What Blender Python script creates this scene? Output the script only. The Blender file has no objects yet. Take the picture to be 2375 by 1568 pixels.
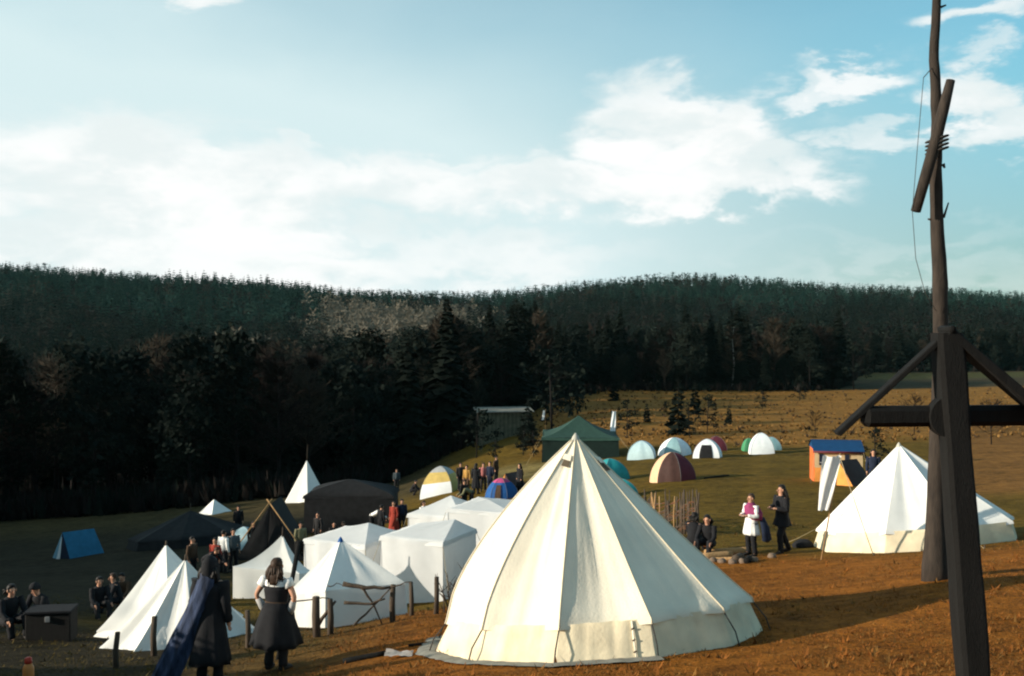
import bpy, bmesh, math, random
import numpy as np
from mathutils import Vector, Matrix, noise as mnoise

R_ = math.radians
rnd = random.Random(7)
scene = bpy.context.scene
COL = scene.collection

# ------------------------------------------------------------------ camera, sky, sun, exposure
F = 2375 * 35 / 36.0            # focal length in photo units (photo measured 2375 wide)
PITCH = math.atan(24 / F)
cam_d = bpy.data.cameras.new('camera')
cam_d.lens = 35; cam_d.sensor_width = 36
cam_d.clip_start = 0.1; cam_d.clip_end = 9000
cam = bpy.data.objects.new('camera', cam_d); COL.objects.link(cam)
cam.rotation_euler = (R_(90) - PITCH, 0, 0)
scene.camera = cam

SUN_AZ_LEFT = 76.5                # degrees to the left of the direction back to the camera
SUN_EL = 16
sdir = Vector((-math.sin(R_(SUN_AZ_LEFT)) * math.cos(R_(SUN_EL)), -math.cos(R_(SUN_AZ_LEFT)) * math.cos(R_(SUN_EL)), math.sin(R_(SUN_EL))))
sun_d = bpy.data.lights.new('sun', 'SUN')
sun_d.energy = 5.0; sun_d.angle = R_(0.53); sun_d.color = (1.0, 0.90, 0.74)
sun = bpy.data.objects.new('sun', sun_d); COL.objects.link(sun)
sun.rotation_euler = sdir.to_track_quat('Z', 'Y').to_euler()
sun.location = sdir * 60

scene.view_settings.view_transform = 'Standard'
scene.view_settings.look = 'None'
scene.view_settings.gamma = 1.0
scene.view_settings.use_curve_mapping = False
scene.view_settings.exposure = 0.6
scene.cycles.filter_width = 2.1
scene.cycles.max_bounces = 5
scene.cycles.diffuse_bounces = 3
scene.cycles.transparent_max_bounces = 8

SKY_STRENGTH = 0.076
SKY_TINT = (.54, 1.40, 1.42); SKY_TINT_LOW = (.60, 1.10, 1.30)
HAZE_COL = (6.1, 7.5, 7.7); CLOUD_LO = (7.3, 7.9, 7.9); CLOUD_HI = (9.0, 9.0, 8.9)
def build_world():
    w = bpy.data.worlds.new('World'); scene.world = w
    w.use_nodes = True
    nt = w.node_tree; N = nt.nodes; L = nt.links
    N.clear()
    out = N.new('ShaderNodeOutputWorld'); bg = N.new('ShaderNodeBackground')
    bg.inputs['Strength'].default_value = SKY_STRENGTH
    L.new(bg.outputs[0], out.inputs['Surface'])
    sky = N.new('ShaderNodeTexSky'); sky.sky_type = 'NISHITA'; sky.sun_disc = False
    sky.sun_elevation = R_(SUN_EL)
    sky.sun_rotation = math.atan2(sdir.x, sdir.y)
    sky.air_density = 1.0; sky.dust_density = 0.5; sky.ozone_density = 1.0
    tc = N.new('ShaderNodeTexCoord')
    def math_(op, a, b=None, c=None, clamp=False):
        n = N.new('ShaderNodeMath'); n.operation = op; n.use_clamp = clamp
        for i, v in enumerate((a, b, c)):
            if v is None: continue
            if isinstance(v, (int, float)): n.inputs[i].default_value = v
            else: L.new(v, n.inputs[i])
        return n.outputs[0]
    def noise_(vec, scale, detail, rough=.55, dist=0.0):
        n = N.new('ShaderNodeTexNoise'); n.inputs['Scale'].default_value = scale
        n.inputs['Detail'].default_value = detail; n.inputs['Roughness'].default_value = rough
        n.inputs['Distortion'].default_value = dist
        L.new(vec, n.inputs['Vector']); return n.outputs['Fac']
    def ramp_(v, a, b):
        n = N.new('ShaderNodeMapRange'); n.interpolation_type = 'SMOOTHSTEP'
        n.inputs['From Min'].default_value = a; n.inputs['From Max'].default_value = b
        L.new(v, n.inputs['Value']); return n.outputs[0]
    sep = N.new('ShaderNodeSeparateXYZ'); L.new(tc.outputs['Generated'], sep.inputs[0])
    X, Y, Z = sep.outputs
    az = math_('ARCTAN2', X, Y); el = math_('ARCSINE', Z)
    # a layer of cloud that is stretched near the horizon
    mp = N.new('ShaderNodeMapping'); mp.inputs['Scale'].default_value = (1, 1, 2.3)
    L.new(tc.outputs['Generated'], mp.inputs['Vector'])
    V = mp.outputs[0]
    n1 = noise_(V, 5.0, 6, .58); n2 = noise_(V, 13.0, 5, .6); n3 = noise_(V, 2.2, 3, .5)
    da = math_('ADD', math_('MULTIPLY', math_('SUBTRACT', n1, .5), .26), math_('MULTIPLY', math_('SUBTRACT', n2, .5), .075))
    n1b = noise_(V, 6.3, 6, .6, .3)
    de = math_('ADD', math_('MULTIPLY', math_('SUBTRACT', n1b, .5), .13), math_('MULTIPLY', math_('SUBTRACT', n2, .5), .06))
    az2 = math_('ADD', az, da); el2 = math_('ADD', el, de)
    def blob(px, py, rx, ry, amt, soft=.30):
        u = (px - 1187.5) / F; v = (760 - py) / F
        a = math.atan(u); e = math.atan(v / math.hypot(1, u))
        dx = math_('DIVIDE', math_('SUBTRACT', az2, a), rx / F)
        dy = math_('DIVIDE', math_('SUBTRACT', el2, e), ry / F)
        d = math_('SQRT', math_('ADD', math_('MULTIPLY', dx, dx), math_('MULTIPLY', dy, dy)))
        return math_('MULTIPLY', ramp_(d, 1.25, soft), amt)
    blobs = [(1560, 295, 225, 100, 1.0), (1720, 330, 205, 115, 1.0), (1480, 410, 300, 90, .95), (1830, 390, 170, 60, .8), (1640, 430, 260, 60, .9),
             (1250, 440, 280, 80, .85), (900, 440, 350, 110, .8), (560, 460, 400, 150, .95), (230, 440, 330, 190, 1.0), (450, 365, 170, 50, .75),
             (150, 330, 130, 60, .6), (660, 335, 90, 28, .5), (1250, 370, 60, 40, .5), (2010, 175, 170, 45, .72), (1930, 205, 90, 35, .6), (2320, 155, 70, 35, .55), (2240, 260, 110, 75, .95), (2310, 330, 130, 60, .75),
             (2050, 340, 130, 35, .55), (2330, 45, 120, 45, .7), (420, 5, 150, 45, .75), (1050, 365, 220, 35, .5), (400, 600, 800, 110, .85), (1150, 590, 480, 80, .6), (2100, 560, 500, 40, .25), (2200, 640, 600, 40, .3),
             (-300, 420, 330, 170, .9), (2750, 300, 260, 120, .85), (3000, 150, 260, 80, .8), (-700, 200, 320, 120, .9)]
    m = None
    for b in blobs:
        o = blob(*b)
        m = o if m is None else math_('MAXIMUM', m, o)
    # veil thickening towards the horizon and towards the side where the sun is
    sunny = ramp_(math_('SINE', az), .62, -.42)
    vn = math_('ADD', el, math_('ADD', math_('MULTIPLY', math_('SUBTRACT', n3, .5), .14), math_('MULTIPLY', math_('SUBTRACT', n1, .5), .06)))
    veil = math_('MULTIPLY', ramp_(vn, .42, .02), math_('ADD', math_('MULTIPLY', sunny, 1.0), .20))
    veil = math_('ADD', veil, math_('ADD', math_('MULTIPLY', sunny, .48), .04), None, True)
    # everywhere else broken cloud goes on
    behind = math_('MULTIPLY', math_('MULTIPLY', ramp_(n1, .50, .72), .6), ramp_(math_('ABSOLUTE', az), .60, .95))
    m = math_('MAXIMUM', m, behind)
    mm = math_('MULTIPLY', ramp_(math_('ADD', m, math_('ADD', math_('MULTIPLY', math_('SUBTRACT', n2, .5), .42), math_('MULTIPLY', math_('SUBTRACT', n1, .5), .3))), .02, .74), math_('ADD', math_('MULTIPLY', m, .45), .55), None, True)
    def mixc(fac, a, b):
        n = N.new('ShaderNodeMix'); n.data_type = 'RGBA'
        for nm, v in (('Factor', fac), ('A', a), ('B', b)):
            if isinstance(v, tuple): n.inputs[nm].default_value = (*v, 1)
            else: L.new(v, n.inputs[nm])
        return n.outputs['Result']
    # colour of the clear air, greener like the print
    hs = N.new('ShaderNodeMix'); hs.data_type = 'RGBA'; hs.blend_type = 'MULTIPLY'
    hs.inputs['Factor'].default_value = 1.0
    L.new(sky.outputs[0], hs.inputs['A']); L.new(mixc(ramp_(el, .03, .24), SKY_TINT_LOW, SKY_TINT), hs.inputs['B'])
    dim = N.new('ShaderNodeVectorMath'); dim.operation = 'SCALE'
    L.new(hs.outputs['Result'], dim.inputs[0]); L.new(math_('ADD', .56, math_('MULTIPLY', ramp_(el, .02, .30), .44)), dim.inputs['Scale'])
    thin = mixc(veil, dim.outputs[0], HAZE_COL)
    cloud = mixc(math_('MULTIPLY', ramp_(m, .10, .8), ramp_(math_('ADD', n1b, math_('MULTIPLY', math_('SUBTRACT', n2, .5), .6)), .34, .60)), CLOUD_LO, CLOUD_HI)
    L.new(mixc(mm, thin, cloud), bg.inputs['Color'])
build_world()

# ------------------------------------------------------------------ positions in the landscape
def ray(px, py):
    v = Vector(((px - 1187.5) / F, (784 - py) / F, -1))
    v.rotate(cam.rotation_euler); return v
def at_depth(px, py, d):
    v = ray(px, py); return v * (d / v.y)

CTRL = [(0,1568,16),(600,1568,14.9),(1187,1568,11.8),(1800,1568,10.8),(2375,1568,10),
 (250,1500,20.5),(600,1480,19),(950,1428,20),(1300,1530,13),(1375,1475,14.9),(1745,1440,15.2),(2375,1345,16.5),(2170,1345,17.5),
 (1100,1470,16.2),(0,1430,26),(385,1470,24),(790,1452,22.5),(650,1390,32),(740,1392,34),(1000,1395,34),(1150,1330,36),
 (1900,1285,25.5),(2350,1238,27),(2130,1262,26.5),(1740,1290,26),(1600,1250,31),(1560,1110,55),(1490,1063,72),(1765,1052,72),(1940,1110,52),
 (2375,1120,45),(2375,1000,85),(2375,905,180),(2375,866,300),(2375,840,420),
 (1700,910,190),(1300,925,170),(1300,990,105),(1340,1064,75),(1150,1030,100),(1100,1137,62),(970,1240,50),(700,1162,78),(400,1185,80),
 (175,1292,52),(0,1330,46),(0,1200,85),(850,1135,98),(520,1330,40),
 (0,1080,150),(0,900,350),(0,780,550),(0,660,750),(350,690,760),(600,704,760),(715,716,760),(350,1060,150),(350,890,350),(350,790,550),
 (700,1010,160),(700,880,350),(700,800,560),(1000,706,1000),(1300,688,1000),(1600,664,1000),(1800,676,1000),(2100,694,1000),(2375,708,1000),
 (1200,880,300),(1200,800,550),(1200,735,800),(1800,872,300),(1800,800,550),(1800,722,800),(2375,800,550),(2375,745,800),
 (0,740,1600),(715,745,1600),(1187,745,1600),(1800,745,1600),(2375,745,1600)]
LS = 0.30
def _tps():
    P = [at_depth(*c) for c in CTRL]
    A = np.array([(p.x / p.y, LS * math.log(p.y)) for p in P]); t = np.array([p.z / p.y for p in P])
    n = len(A)
    d = np.linalg.norm(A[:, None] - A[None], axis=2)
    K = np.where(d > 0, d * d * np.log(d + 1e-12), 0) + np.eye(n) * 2e-4
    Q = np.hstack([np.ones((n, 1)), A])
    M = np.block([[K, Q], [Q.T, np.zeros((3, 3))]])
    s = np.linalg.solve(M, np.concatenate([t, np.zeros(3)]))
    return A, s[:n], s[n:]
TA, TW, TP = _tps()
def groundv(x, y):
    x = np.asarray(x, float); y = np.asarray(y, float)
    yc = np.clip(y, 9.0, 1600)
    u = np.clip(x / yc, -.66, .66); w = LS * np.log(yc)
    sh = u.shape; u = u.ravel(); w = w.ravel()
    o = np.empty_like(u)
    for i in range(0, len(u), 20000):
        a = u[i:i+20000, None] - TA[None, :, 0]; b = w[i:i+20000, None] - TA[None, :, 1]
        r2 = a * a + b * b
        o[i:i+20000] = (.5 * r2 * np.log(r2 + 1e-12)) @ TW + TP[0] + TP[1] * u[i:i+20000] + TP[2] * w[i:i+20000]
    z = o.reshape(sh) * yc
    zn = -1.65 - .215 * y + .06 * np.clip(x, -12, 12)
    k = np.clip((y - 8.5) / 4.0, 0, 1); k = k * k * (3 - 2 * k)
    z = zn * (1 - k) + z * k
    sc = np.clip(y / 40, .35, 3)
    bump = np.sin(1.9 * x + .7 * y) * np.sin(1.3 * y - .4 * x) + .6 * np.sin(4.1 * x - 1.1 * y + 2) * np.sin(3.3 * y + .8 * x)
    return z + .022 * sc * bump * np.exp(-np.maximum(y - 60, 0) / 200)
def ground(x, y): return float(groundv(np.array([x]), np.array([y]))[0])
_D = np.exp(np.linspace(math.log(3), math.log(1500), 2600))
def hit(px, py):
    v = ray(px, py)
    z = groundv(v.x / v.y * _D, _D); rz = v.z / v.y * _D
    i = int(np.argmax(rz <= z)) if (rz <= z).any() else len(_D) - 1
    d = _D[i]; x = v.x / v.y * d
    return Vector((x, d, ground(x, d)))
def on(px, d):
    x = (px - 1187.5) / F * d
    return Vector((x, d, ground(x, d)))

# ------------------------------------------------------------------ materials
MATS = {}
def mat(name, col, rough=.85, var=.25, scale=6.0, bump=0.0, bscale=40.0, spec=.2, col2=None, stretch=None, trans=0.0):
    if name in MATS: return MATS[name]
    m = bpy.data.materials.new(name); m.use_nodes = True
    nt = m.node_tree; N = nt.nodes; L = nt.links
    b = N['Principled BSDF']
    b.inputs['Roughness'].default_value = rough
    b.inputs['Specular IOR Level'].default_value = spec
    tc = N.new('ShaderNodeTexCoord'); mp = N.new('ShaderNodeMapping')
    L.new(tc.outputs['Object'], mp.inputs['Vector'])
    if stretch: mp.inputs['Scale'].default_value = stretch
    n = N.new('ShaderNodeTexNoise'); n.inputs['Scale'].default_value = scale; n.inputs['Detail'].default_value = 5
    L.new(mp.outputs[0], n.inputs['Vector'])
    mx = N.new('ShaderNodeMix'); mx.data_type = 'RGBA'
    c2 = col2 if col2 else tuple(c * (1 + var) for c in col)
    c1 = col if col2 else tuple(c * (1 - var) for c in col)
    mx.inputs['A'].default_value = (*c1, 1); mx.inputs['B'].default_value = (*c2, 1)
    mr = N.new('ShaderNodeMapRange'); mr.inputs['From Min'].default_value = .3; mr.inputs['From Max'].default_value = .7
    L.new(n.outputs['Fac'], mr.inputs['Value']); L.new(mr.outputs[0], mx.inputs['Factor'])
    L.new(mx.outputs['Result'], b.inputs['Base Color'])
    if bump:
        n2 = N.new('ShaderNodeTexNoise'); n2.inputs['Scale'].default_value = bscale; n2.inputs['Detail'].default_value = 4
        L.new(mp.outputs[0], n2.inputs['Vector'])
        bp = N.new('ShaderNodeBump'); bp.inputs['Strength'].default_value = bump; bp.inputs['Distance'].default_value = .02
        L.new(n2.outputs['Fac'], bp.inputs['Height']); L.new(bp.outputs[0], b.inputs['Normal'])
    if trans:
        tr = N.new('ShaderNodeBsdfTranslucent'); ms = N.new('ShaderNodeMixShader'); ms.inputs[0].default_value = trans
        L.new(mx.outputs['Result'], tr.inputs['Color'])
        L.new(b.outputs[0], ms.inputs[1]); L.new(tr.outputs[0], ms.inputs[2])
        L.new(ms.outputs[0], N['Material Output'].inputs['Surface'])
    MATS[name] = m; return m

canvas = mat('cream_canvas', (.84, .76, .61), .9, .09, 1.6, .25, 30, trans=.14)
canvas_low = mat('aged_cream_canvas', (.82, .70, .49), .9, .18, 2.2, .3, 20, trans=.20)
white_c = mat('white_canvas', (.84, .82, .77), .9, .04, 3, .2, 25, trans=.14)
gaz_c = mat('white_polyester', (.80, .80, .79), .7, .03, 3, .1, 25, trans=.42)
white_n = mat('white_nylon', (.76, .79, .80), .6, .04, 5, .1, 25, trans=.08)
pale_blue = mat('pale_blue_nylon', (.46, .60, .62), .6, .06, 5)
grey_teal = mat('grey_teal_nylon', (.22, .36, .38), .6, .08, 5)
black_c = mat('black_canvas', (.012, .012, .013), .9, .3, 4, .2, 20)
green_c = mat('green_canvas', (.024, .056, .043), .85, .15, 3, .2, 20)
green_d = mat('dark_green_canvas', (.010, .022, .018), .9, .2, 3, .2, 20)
blue_c = mat('blue_nylon', (.02, .115, .20), .6, .12, 4)
blue_d = mat('deep_blue_nylon', (.012, .075, .24), .6, .15, 4)
lblue = mat('light_blue_nylon', (.18, .34, .44), .6, .12, 4)
teal_c = mat('teal_nylon', (.02, .24, .25), .6, .12, 4)
teal_d = mat('dark_teal_nylon', (.008, .07, .13), .6, .2, 4)
green_n = mat('green_nylon', (.05, .22, .10), .6, .12, 4)
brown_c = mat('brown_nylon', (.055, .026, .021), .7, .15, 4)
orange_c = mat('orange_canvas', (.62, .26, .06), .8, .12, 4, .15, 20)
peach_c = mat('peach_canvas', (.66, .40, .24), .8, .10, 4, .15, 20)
red_c = mat('orange_red_canvas', (.60, .13, .035), .8, .12, 4, .15, 20)
cream_c = mat('cream_wall_canvas', (.50, .38, .22), .8, .10, 4, .15, 20)
yellow_c = mat('yellow_nylon', (.50, .36, .11), .7, .12, 4)
grey_c = mat('grey_nylon', (.34, .34, .33), .7, .12, 4)
pink_c = mat('pink_nylon', (.42, .06, .16), .7, .12, 4)
maroon_c = mat('maroon_nylon', (.10, .02, .03), .7, .12, 4)
sky_trim = mat('royal_blue_canvas', (.006, .045, .12), .8, .12, 4)
wood_dark = mat('tarred_wood', (.006, .0055, .005), .85, .35, 3, .5, 30, stretch=(8, 8, 1))
wood_grey = mat('weathered_wood', (.075, .055, .04), .9, .35, 4, .5, 30, stretch=(6, 6, 1))
wood_pale = mat('peeled_wood', (.34, .20, .09), .9, .3, 5, .4, 30, stretch=(6, 6, 1))
bark = mat('pole_bark', (.022, .017, .014), .9, .3, 5, .6, 25, col2=(.048, .036, .028), stretch=(3, 3, .6))
rope_m = mat('hemp_rope', (.34, .27, .16), .9, .2, 20)
dark_rope = mat('dark_cord', (.05, .045, .04), .9, .2, 20)
skin_m = mat('skin', (.48, .25, .16), .6, .06, 8)
hair_d = mat('dark_hair', (.010, .008, .007), .6, .3, 30)
hair_b = mat('brown_hair', (.040, .022, .013), .6, .3, 30)
shoe_m = mat('dark_leather', (.016, .013, .011), .7, .2, 10)
def cloth(name, c): return mat(name + '_cloth', c, .9, .18, 8, .2, 60)
blk = cloth('black', (.012, .012, .014)); drk = cloth('charcoal', (.022, .021, .022)); wht = cloth('white', (.74, .73, .70))
redc = cloth('red', (.25, .035, .022)); navy = cloth('navy', (.014, .02, .04)); brn = cloth('brown', (.06, .036, .022))
plum = cloth('plum', (.22, .035, .10)); olv = cloth('olive', (.17, .16, .09)); denim = cloth('blue', (.05, .085, .17)); ochre = cloth('ochre', (.40, .22, .06))
pinkc = cloth('pink', (.42, .15, .14)); slate = cloth('slate', (.06, .08, .09))
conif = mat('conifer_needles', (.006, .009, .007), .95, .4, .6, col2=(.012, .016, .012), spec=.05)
conif_f = mat('far_conifer_needles', (.012, .032, .026), .95, .4, .03, col2=(.021, .046, .037), spec=.05)  # greener ridge trees, part of the haze's teal painted into the colour
pine_m = mat('pine_needles', (.006, .009, .0075), .95, .4, .6, col2=(.012, .016, .012), spec=.05)
twig_m = mat('bare_twigs', (.016, .0125, .011), .95, .3, .8, spec=.05)
twig_y = mat('tan_twigs', (.034, .027, .020), .95, .3, .8, spec=.05)
twig_p = mat('pale_bare_twigs', (.15, .13, .10), .95, .25, .05, spec=.05)
trunk_m = mat('tree_bark', (.013, .010, .009), .95, .3, 3)
birch_m = mat('birch_bark', (.38, .36, .33), .9, .3, 3, col2=(.10, .09, .08))
stone_m = mat('field_stone', (.17, .12, .085), .9, .3, 6, .4, 20)

# ------------------------------------------------------------------ mesh helpers
class MB:
    def __init__(self): self.v = []; self.f = []; self.mi = []
    def add(self, vs, fs, m=0):
        o = len(self.v)
        self.v.extend([tuple(p) for p in vs]); self.f.extend([tuple(i + o for i in f) for f in fs]); self.mi.extend([m] * len(fs))
    def grid(self, G, m=0, flip=False):
        a = len(G); b = len(G[0])
        fs = []
        for i in range(a - 1):
            for j in range(b - 1):
                q = (i*b+j, i*b+j+1, (i+1)*b+j+1, (i+1)*b+j)
                fs.append(q[::-1] if flip else q)
        self.add([p for r in G for p in r], fs, m)
    def tube(self, pts, rad, seg=6, m=0, cap=True):
        pts = [Vector(p) for p in pts]
        if isinstance(rad, (int, float)): rad = [rad] * len(pts)
        rings = []; prev = None
        for i, p in enumerate(pts):
            t = (pts[min(i+1, len(pts)-1)] - pts[max(i-1, 0)])
            t = t.normalized() if t.length > 1e-9 else Vector((0, 0, 1))
            if prev is None:
                a = Vector((1, 0, 0)) if abs(t.x) < .9 else Vector((0, 1, 0))
                n = t.cross(a).normalized()
            else:
                n = prev - t * prev.dot(t)
                n = n.normalized() if n.length > 1e-6 else t.orthogonal().normalized()
            prev = n; bi = t.cross(n); r = rad[i]
            rx, ry = r if isinstance(r, tuple) else (r, r)
            rings.append([p + n * (rx * math.cos(2*math.pi*k/seg)) + bi * (ry * math.sin(2*math.pi*k/seg)) for k in range(seg)])
        self.rings(rings, m, cap)
    def rings(self, rings, m=0, cap=True):
        seg = len(rings[0]); fs = []
        for i in range(len(rings) - 1):
            for k in range(seg):
                k2 = (k + 1) % seg
                fs.append((i*seg+k, i*seg+k2, (i+1)*seg+k2, (i+1)*seg+k))
        if cap:
            fs.append(tuple(range(seg))[::-1]); n = (len(rings)-1) * seg
            fs.append(tuple(range(n, n + seg)))
        self.add([p for r in rings for p in r], fs, m)
    def box(self, c, s, rot=None, m=0, bev=0.0):
        bm = bmesh.new(); bmesh.ops.create_cube(bm, size=1.0)
        for v in bm.verts: v.co = Vector((v.co.x * s[0], v.co.y * s[1], v.co.z * s[2]))
        if bev: bmesh.ops.bevel(bm, geom=list(bm.edges), offset=bev, segments=1, affect='EDGES')
        bm.verts.index_update()
        M = rot if rot is not None else Matrix.Identity(3)
        self.add([M @ v.co + Vector(c) for v in bm.verts], [[v.index for v in f.verts] for f in bm.faces], m); bm.free()
    def ell(self, c, r, seg=10, ring=7, m=0, rot=None):
        c = Vector(c); rings = []
        M = rot if rot is not None else Matrix.Identity(3)
        for i in range(ring):
            a = -math.pi/2 + math.pi * (i + .3) / (ring - .4)
            a = max(-1.45, min(1.45, a))
            rings.append([c + M @ Vector((r[0]*math.cos(a)*math.cos(2*math.pi*k/seg), r[1]*math.cos(a)*math.sin(2*math.pi*k/seg), r[2]*math.sin(a))) for k in range(seg)])
        self.rings(rings, m)
    def mesh(self, name, mats, smooth=True):
        me = bpy.data.meshes.new(name)
        me.from_pydata([tuple(p) for p in self.v], [], self.f)
        for m in (mats if isinstance(mats, (list, tuple)) else [mats]): me.materials.append(m)
        me.polygons.foreach_set('material_index', self.mi)
        if smooth: me.polygons.foreach_set('use_smooth', [True] * len(me.polygons))
        me.update(); return me
    def build(self, name, mats, parent=None, smooth=True):
        o = bpy.data.objects.new(name, self.mesh(name, mats, smooth)); COL.objects.link(o)
        if parent is not None: o.parent = parent
        return o

def tag(o, label=None, cat=None, group=None, kind=None):
    if label: o['label'] = label
    if cat: o['category'] = cat
    if group: o['group'] = group
    if kind: o['kind'] = kind
    return o
def thing(name, loc, label, cat, group=None, rz=0.0):
    o = bpy.data.objects.new(name, None); COL.objects.link(o)
    o.location = loc; o.rotation_euler = (0, 0, rz); o.empty_display_size = .3
    return tag(o, label, cat, group)
def copy_tree(o, parent=None):
    c = o.copy(); COL.objects.link(c)
    if parent is not None: c.parent = parent
    for ch in o.children: copy_tree(ch, c)
    return c
def nz(x, y=0, z=0): return mnoise.noise(Vector((x, y, z)))

# ------------------------------------------------------------------ the ground
def sstep(a, b, x):
    t = np.clip((x - a) / (b - a), 0, 1); return t * t * (3 - 2 * t)
EDGE_X = [-600, 0, 400, 700, 850, 950, 1080, 1150, 1250, 1300, 1430, 1900, 1950, 2010, 2375, 3000]
EDGE_D = [72, 86, 86, 90, 98, 106, 114, 122, 150, 172, 192, 198, 205, 322, 330, 330]
def build_ground():
    ys = [-25.0]
    while ys[-1] < 2600: ys.append(ys[-1] + max(.28, .019 * abs(ys[-1])))
    xs = [0.0]
    while xs[-1] < 1900: xs.append(xs[-1] + max(.28, .028 * xs[-1]))
    xs = np.array([-a for a in xs[:0:-1]] + xs); ys = np.array(ys)
    X, Y = np.meshgrid(xs, ys); Z = groundv(X, Y)
    n, k = X.shape
    V = np.stack([X, Y, Z], -1).reshape(-1, 3)
    idx = np.arange(n * k).reshape(n, k)
    Fq = np.stack([idx[:-1, :-1], idx[:-1, 1:], idx[1:, 1:], idx[1:, :-1]], -1).reshape(-1, 4)
    me = bpy.data.meshes.new('ground')
    me.from_pydata(V.tolist(), [], Fq.tolist())
    me.polygons.foreach_set('use_smooth', [True] * len(me.polygons))
    # what grows where: colour of the sward, with shade painted in at the left
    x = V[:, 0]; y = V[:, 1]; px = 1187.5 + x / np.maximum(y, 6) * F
    nn = np.sin(.31 * x + .17 * y) + np.sin(.13 * x - .29 * y + 1) + .7 * np.sin(.8 * x + .5 * y)
    C = np.zeros((len(V), 3))
    def put(c, w):
        nonlocal C
        w = w[:, None]; C = C * (1 - w) + np.array(c) * w
    C[:] = (.100, .061, .010)                                         # camp meadow, olive
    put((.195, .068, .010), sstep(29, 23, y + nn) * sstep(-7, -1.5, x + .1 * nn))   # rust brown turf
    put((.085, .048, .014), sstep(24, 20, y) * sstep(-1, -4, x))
    put((.026, .020, .011), sstep(27, 23, y) * sstep(-3.2, -6.2, x + .4 * nn))  # shade of the lower-left corner painted into the turf colour
    put((.027, .022, .013), sstep(-8, -13, x) * sstep(20, 30, y))  # left meadow darkened in the colour to stand for tree shade
    put((.060, .045, .020), sstep(60, 75, y) * sstep(1100, 950, px))
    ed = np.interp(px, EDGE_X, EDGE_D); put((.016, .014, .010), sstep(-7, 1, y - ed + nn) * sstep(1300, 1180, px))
    put((.205, .098, .022), sstep(76, 84, y + nn * 2) * sstep(1190, 1290, px))       # heath
    put((.16, .075, .020), sstep(36, 44, y + nn) * sstep(2150, 2260, px) * sstep(120, 100, y))
    put((.17, .125, .045), sstep(62, 66, y) * sstep(78, 72, y) * sstep(1100, 1140, px) * sstep(1300, 1250, px))
    put((.050, .038, .020), sstep(195, 205, y))
    put((.060, .055, .020), sstep(255, 270, y) * sstep(320, 312, y) * sstep(1980, 2010, px))
    put((.022, .020, .013), sstep(322, 330, y))
    put((.085, .075, .056), sstep(450, 530, y) * sstep(860, 760, y) * sstep(690, 770, px) * sstep(1190, 1030, px))
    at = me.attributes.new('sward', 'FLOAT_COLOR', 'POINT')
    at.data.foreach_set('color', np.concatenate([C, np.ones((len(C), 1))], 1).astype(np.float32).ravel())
    m = bpy.data.materials.new('turf'); m.use_nodes = True
    nt = m.node_tree; N = nt.nodes; L = nt.links; b = N['Principled BSDF']
    b.inputs['Roughness'].default_value = .95; b.inputs['Specular IOR Level'].default_value = .05
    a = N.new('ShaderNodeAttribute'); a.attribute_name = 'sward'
    g = N.new('ShaderNodeNewGeometry')
    def noi(sc, det):
        q = N.new('ShaderNodeTexNoise'); q.inputs['Scale'].default_value = sc; q.inputs['Detail'].default_value = det
        q.inputs['Roughness'].default_value = .65
        L.new(g.outputs['Position'], q.inputs['Vector']); return q.outputs['Fac']
    def mth(op, p, q):
        z = N.new('ShaderNodeMath'); z.operation = op
        for i, v in enumerate((p, q)):
            if isinstance(v, float): z.inputs[i].default_value = v
            else: L.new(v, z.inputs[i])
        return z.outputs[0]
    f1, f2, f3 = noi(.35, 4), noi(2.2, 6), noi(14, 5)
    s = mth('ADD', mth('MULTIPLY', f1, .9), mth('ADD', mth('MULTIPLY', f2, 1.5), mth('MULTIPLY', f3, 1.4)))
    mr = N.new('ShaderNodeMapRange'); mr.inputs['From Min'].default_value = 1.45; mr.inputs['From Max'].default_value = 2.35
    mr.inputs['To Min'].default_value = .34; mr.inputs['To Max'].default_value = 1.75
    L.new(s, mr.inputs['Value'])
    mx = N.new('ShaderNodeVectorMath'); mx.operation = 'SCALE'
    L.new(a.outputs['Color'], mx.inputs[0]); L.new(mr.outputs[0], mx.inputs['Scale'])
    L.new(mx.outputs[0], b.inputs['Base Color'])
    bp = N.new('ShaderNodeBump'); bp.inputs['Strength'].default_value = .55; bp.inputs['Distance'].default_value = .10
    L.new(s, bp.inputs['Height']); L.new(bp.outputs[0], b.inputs['Normal'])
    me.materials.append(m)
    o = bpy.data.objects.new('ground', me); COL.objects.link(o)
    tag(o, kind='structure')
build_ground()

# ------------------------------------------------------------------ trees
def conifer_geo(r, h, levels, per, droop=.25, spread=.2, top=0.12, seg=5):
    tr = MB(); cr = MB()
    tr.tube([(0, 0, -.5), (0, 0, h * .5), (0, 0, h * .97)], [h * .013, h * .008, .02], seg)
    for i in range(levels):
        f = i / (levels - 1); z = h * (top + (1 - top) * f ** .9)
        rad = h * spread * (1 - f) ** .8 + .12
        for k in range(per):
            a = 2 * math.pi * (k + r.random()) / per; L_ = rad * r.uniform(.65, 1.15); w = L_ * r.uniform(.30, .5)
            d = Vector((math.cos(a), math.sin(a), 0)); s = Vector((-d.y, d.x, 0)); dz = -droop * L_ * r.uniform(.6, 1.4)
            o = Vector((0, 0, z + r.uniform(-.2, .2)))
            p1 = o + d * L_ * .55 + Vector((0, 0, dz * .35)); p2 = o + d * L_ + Vector((0, 0, dz))
            cr.add([o, p1 - s * w, p2, p1 + s * w, p1 - Vector((0, 0, w * .9)), o + Vector((0, 0, w * .4))],
                   [(0, 1, 2), (0, 2, 3), (0, 4, 2), (5, 2, 1)])
    return tr, cr
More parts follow.
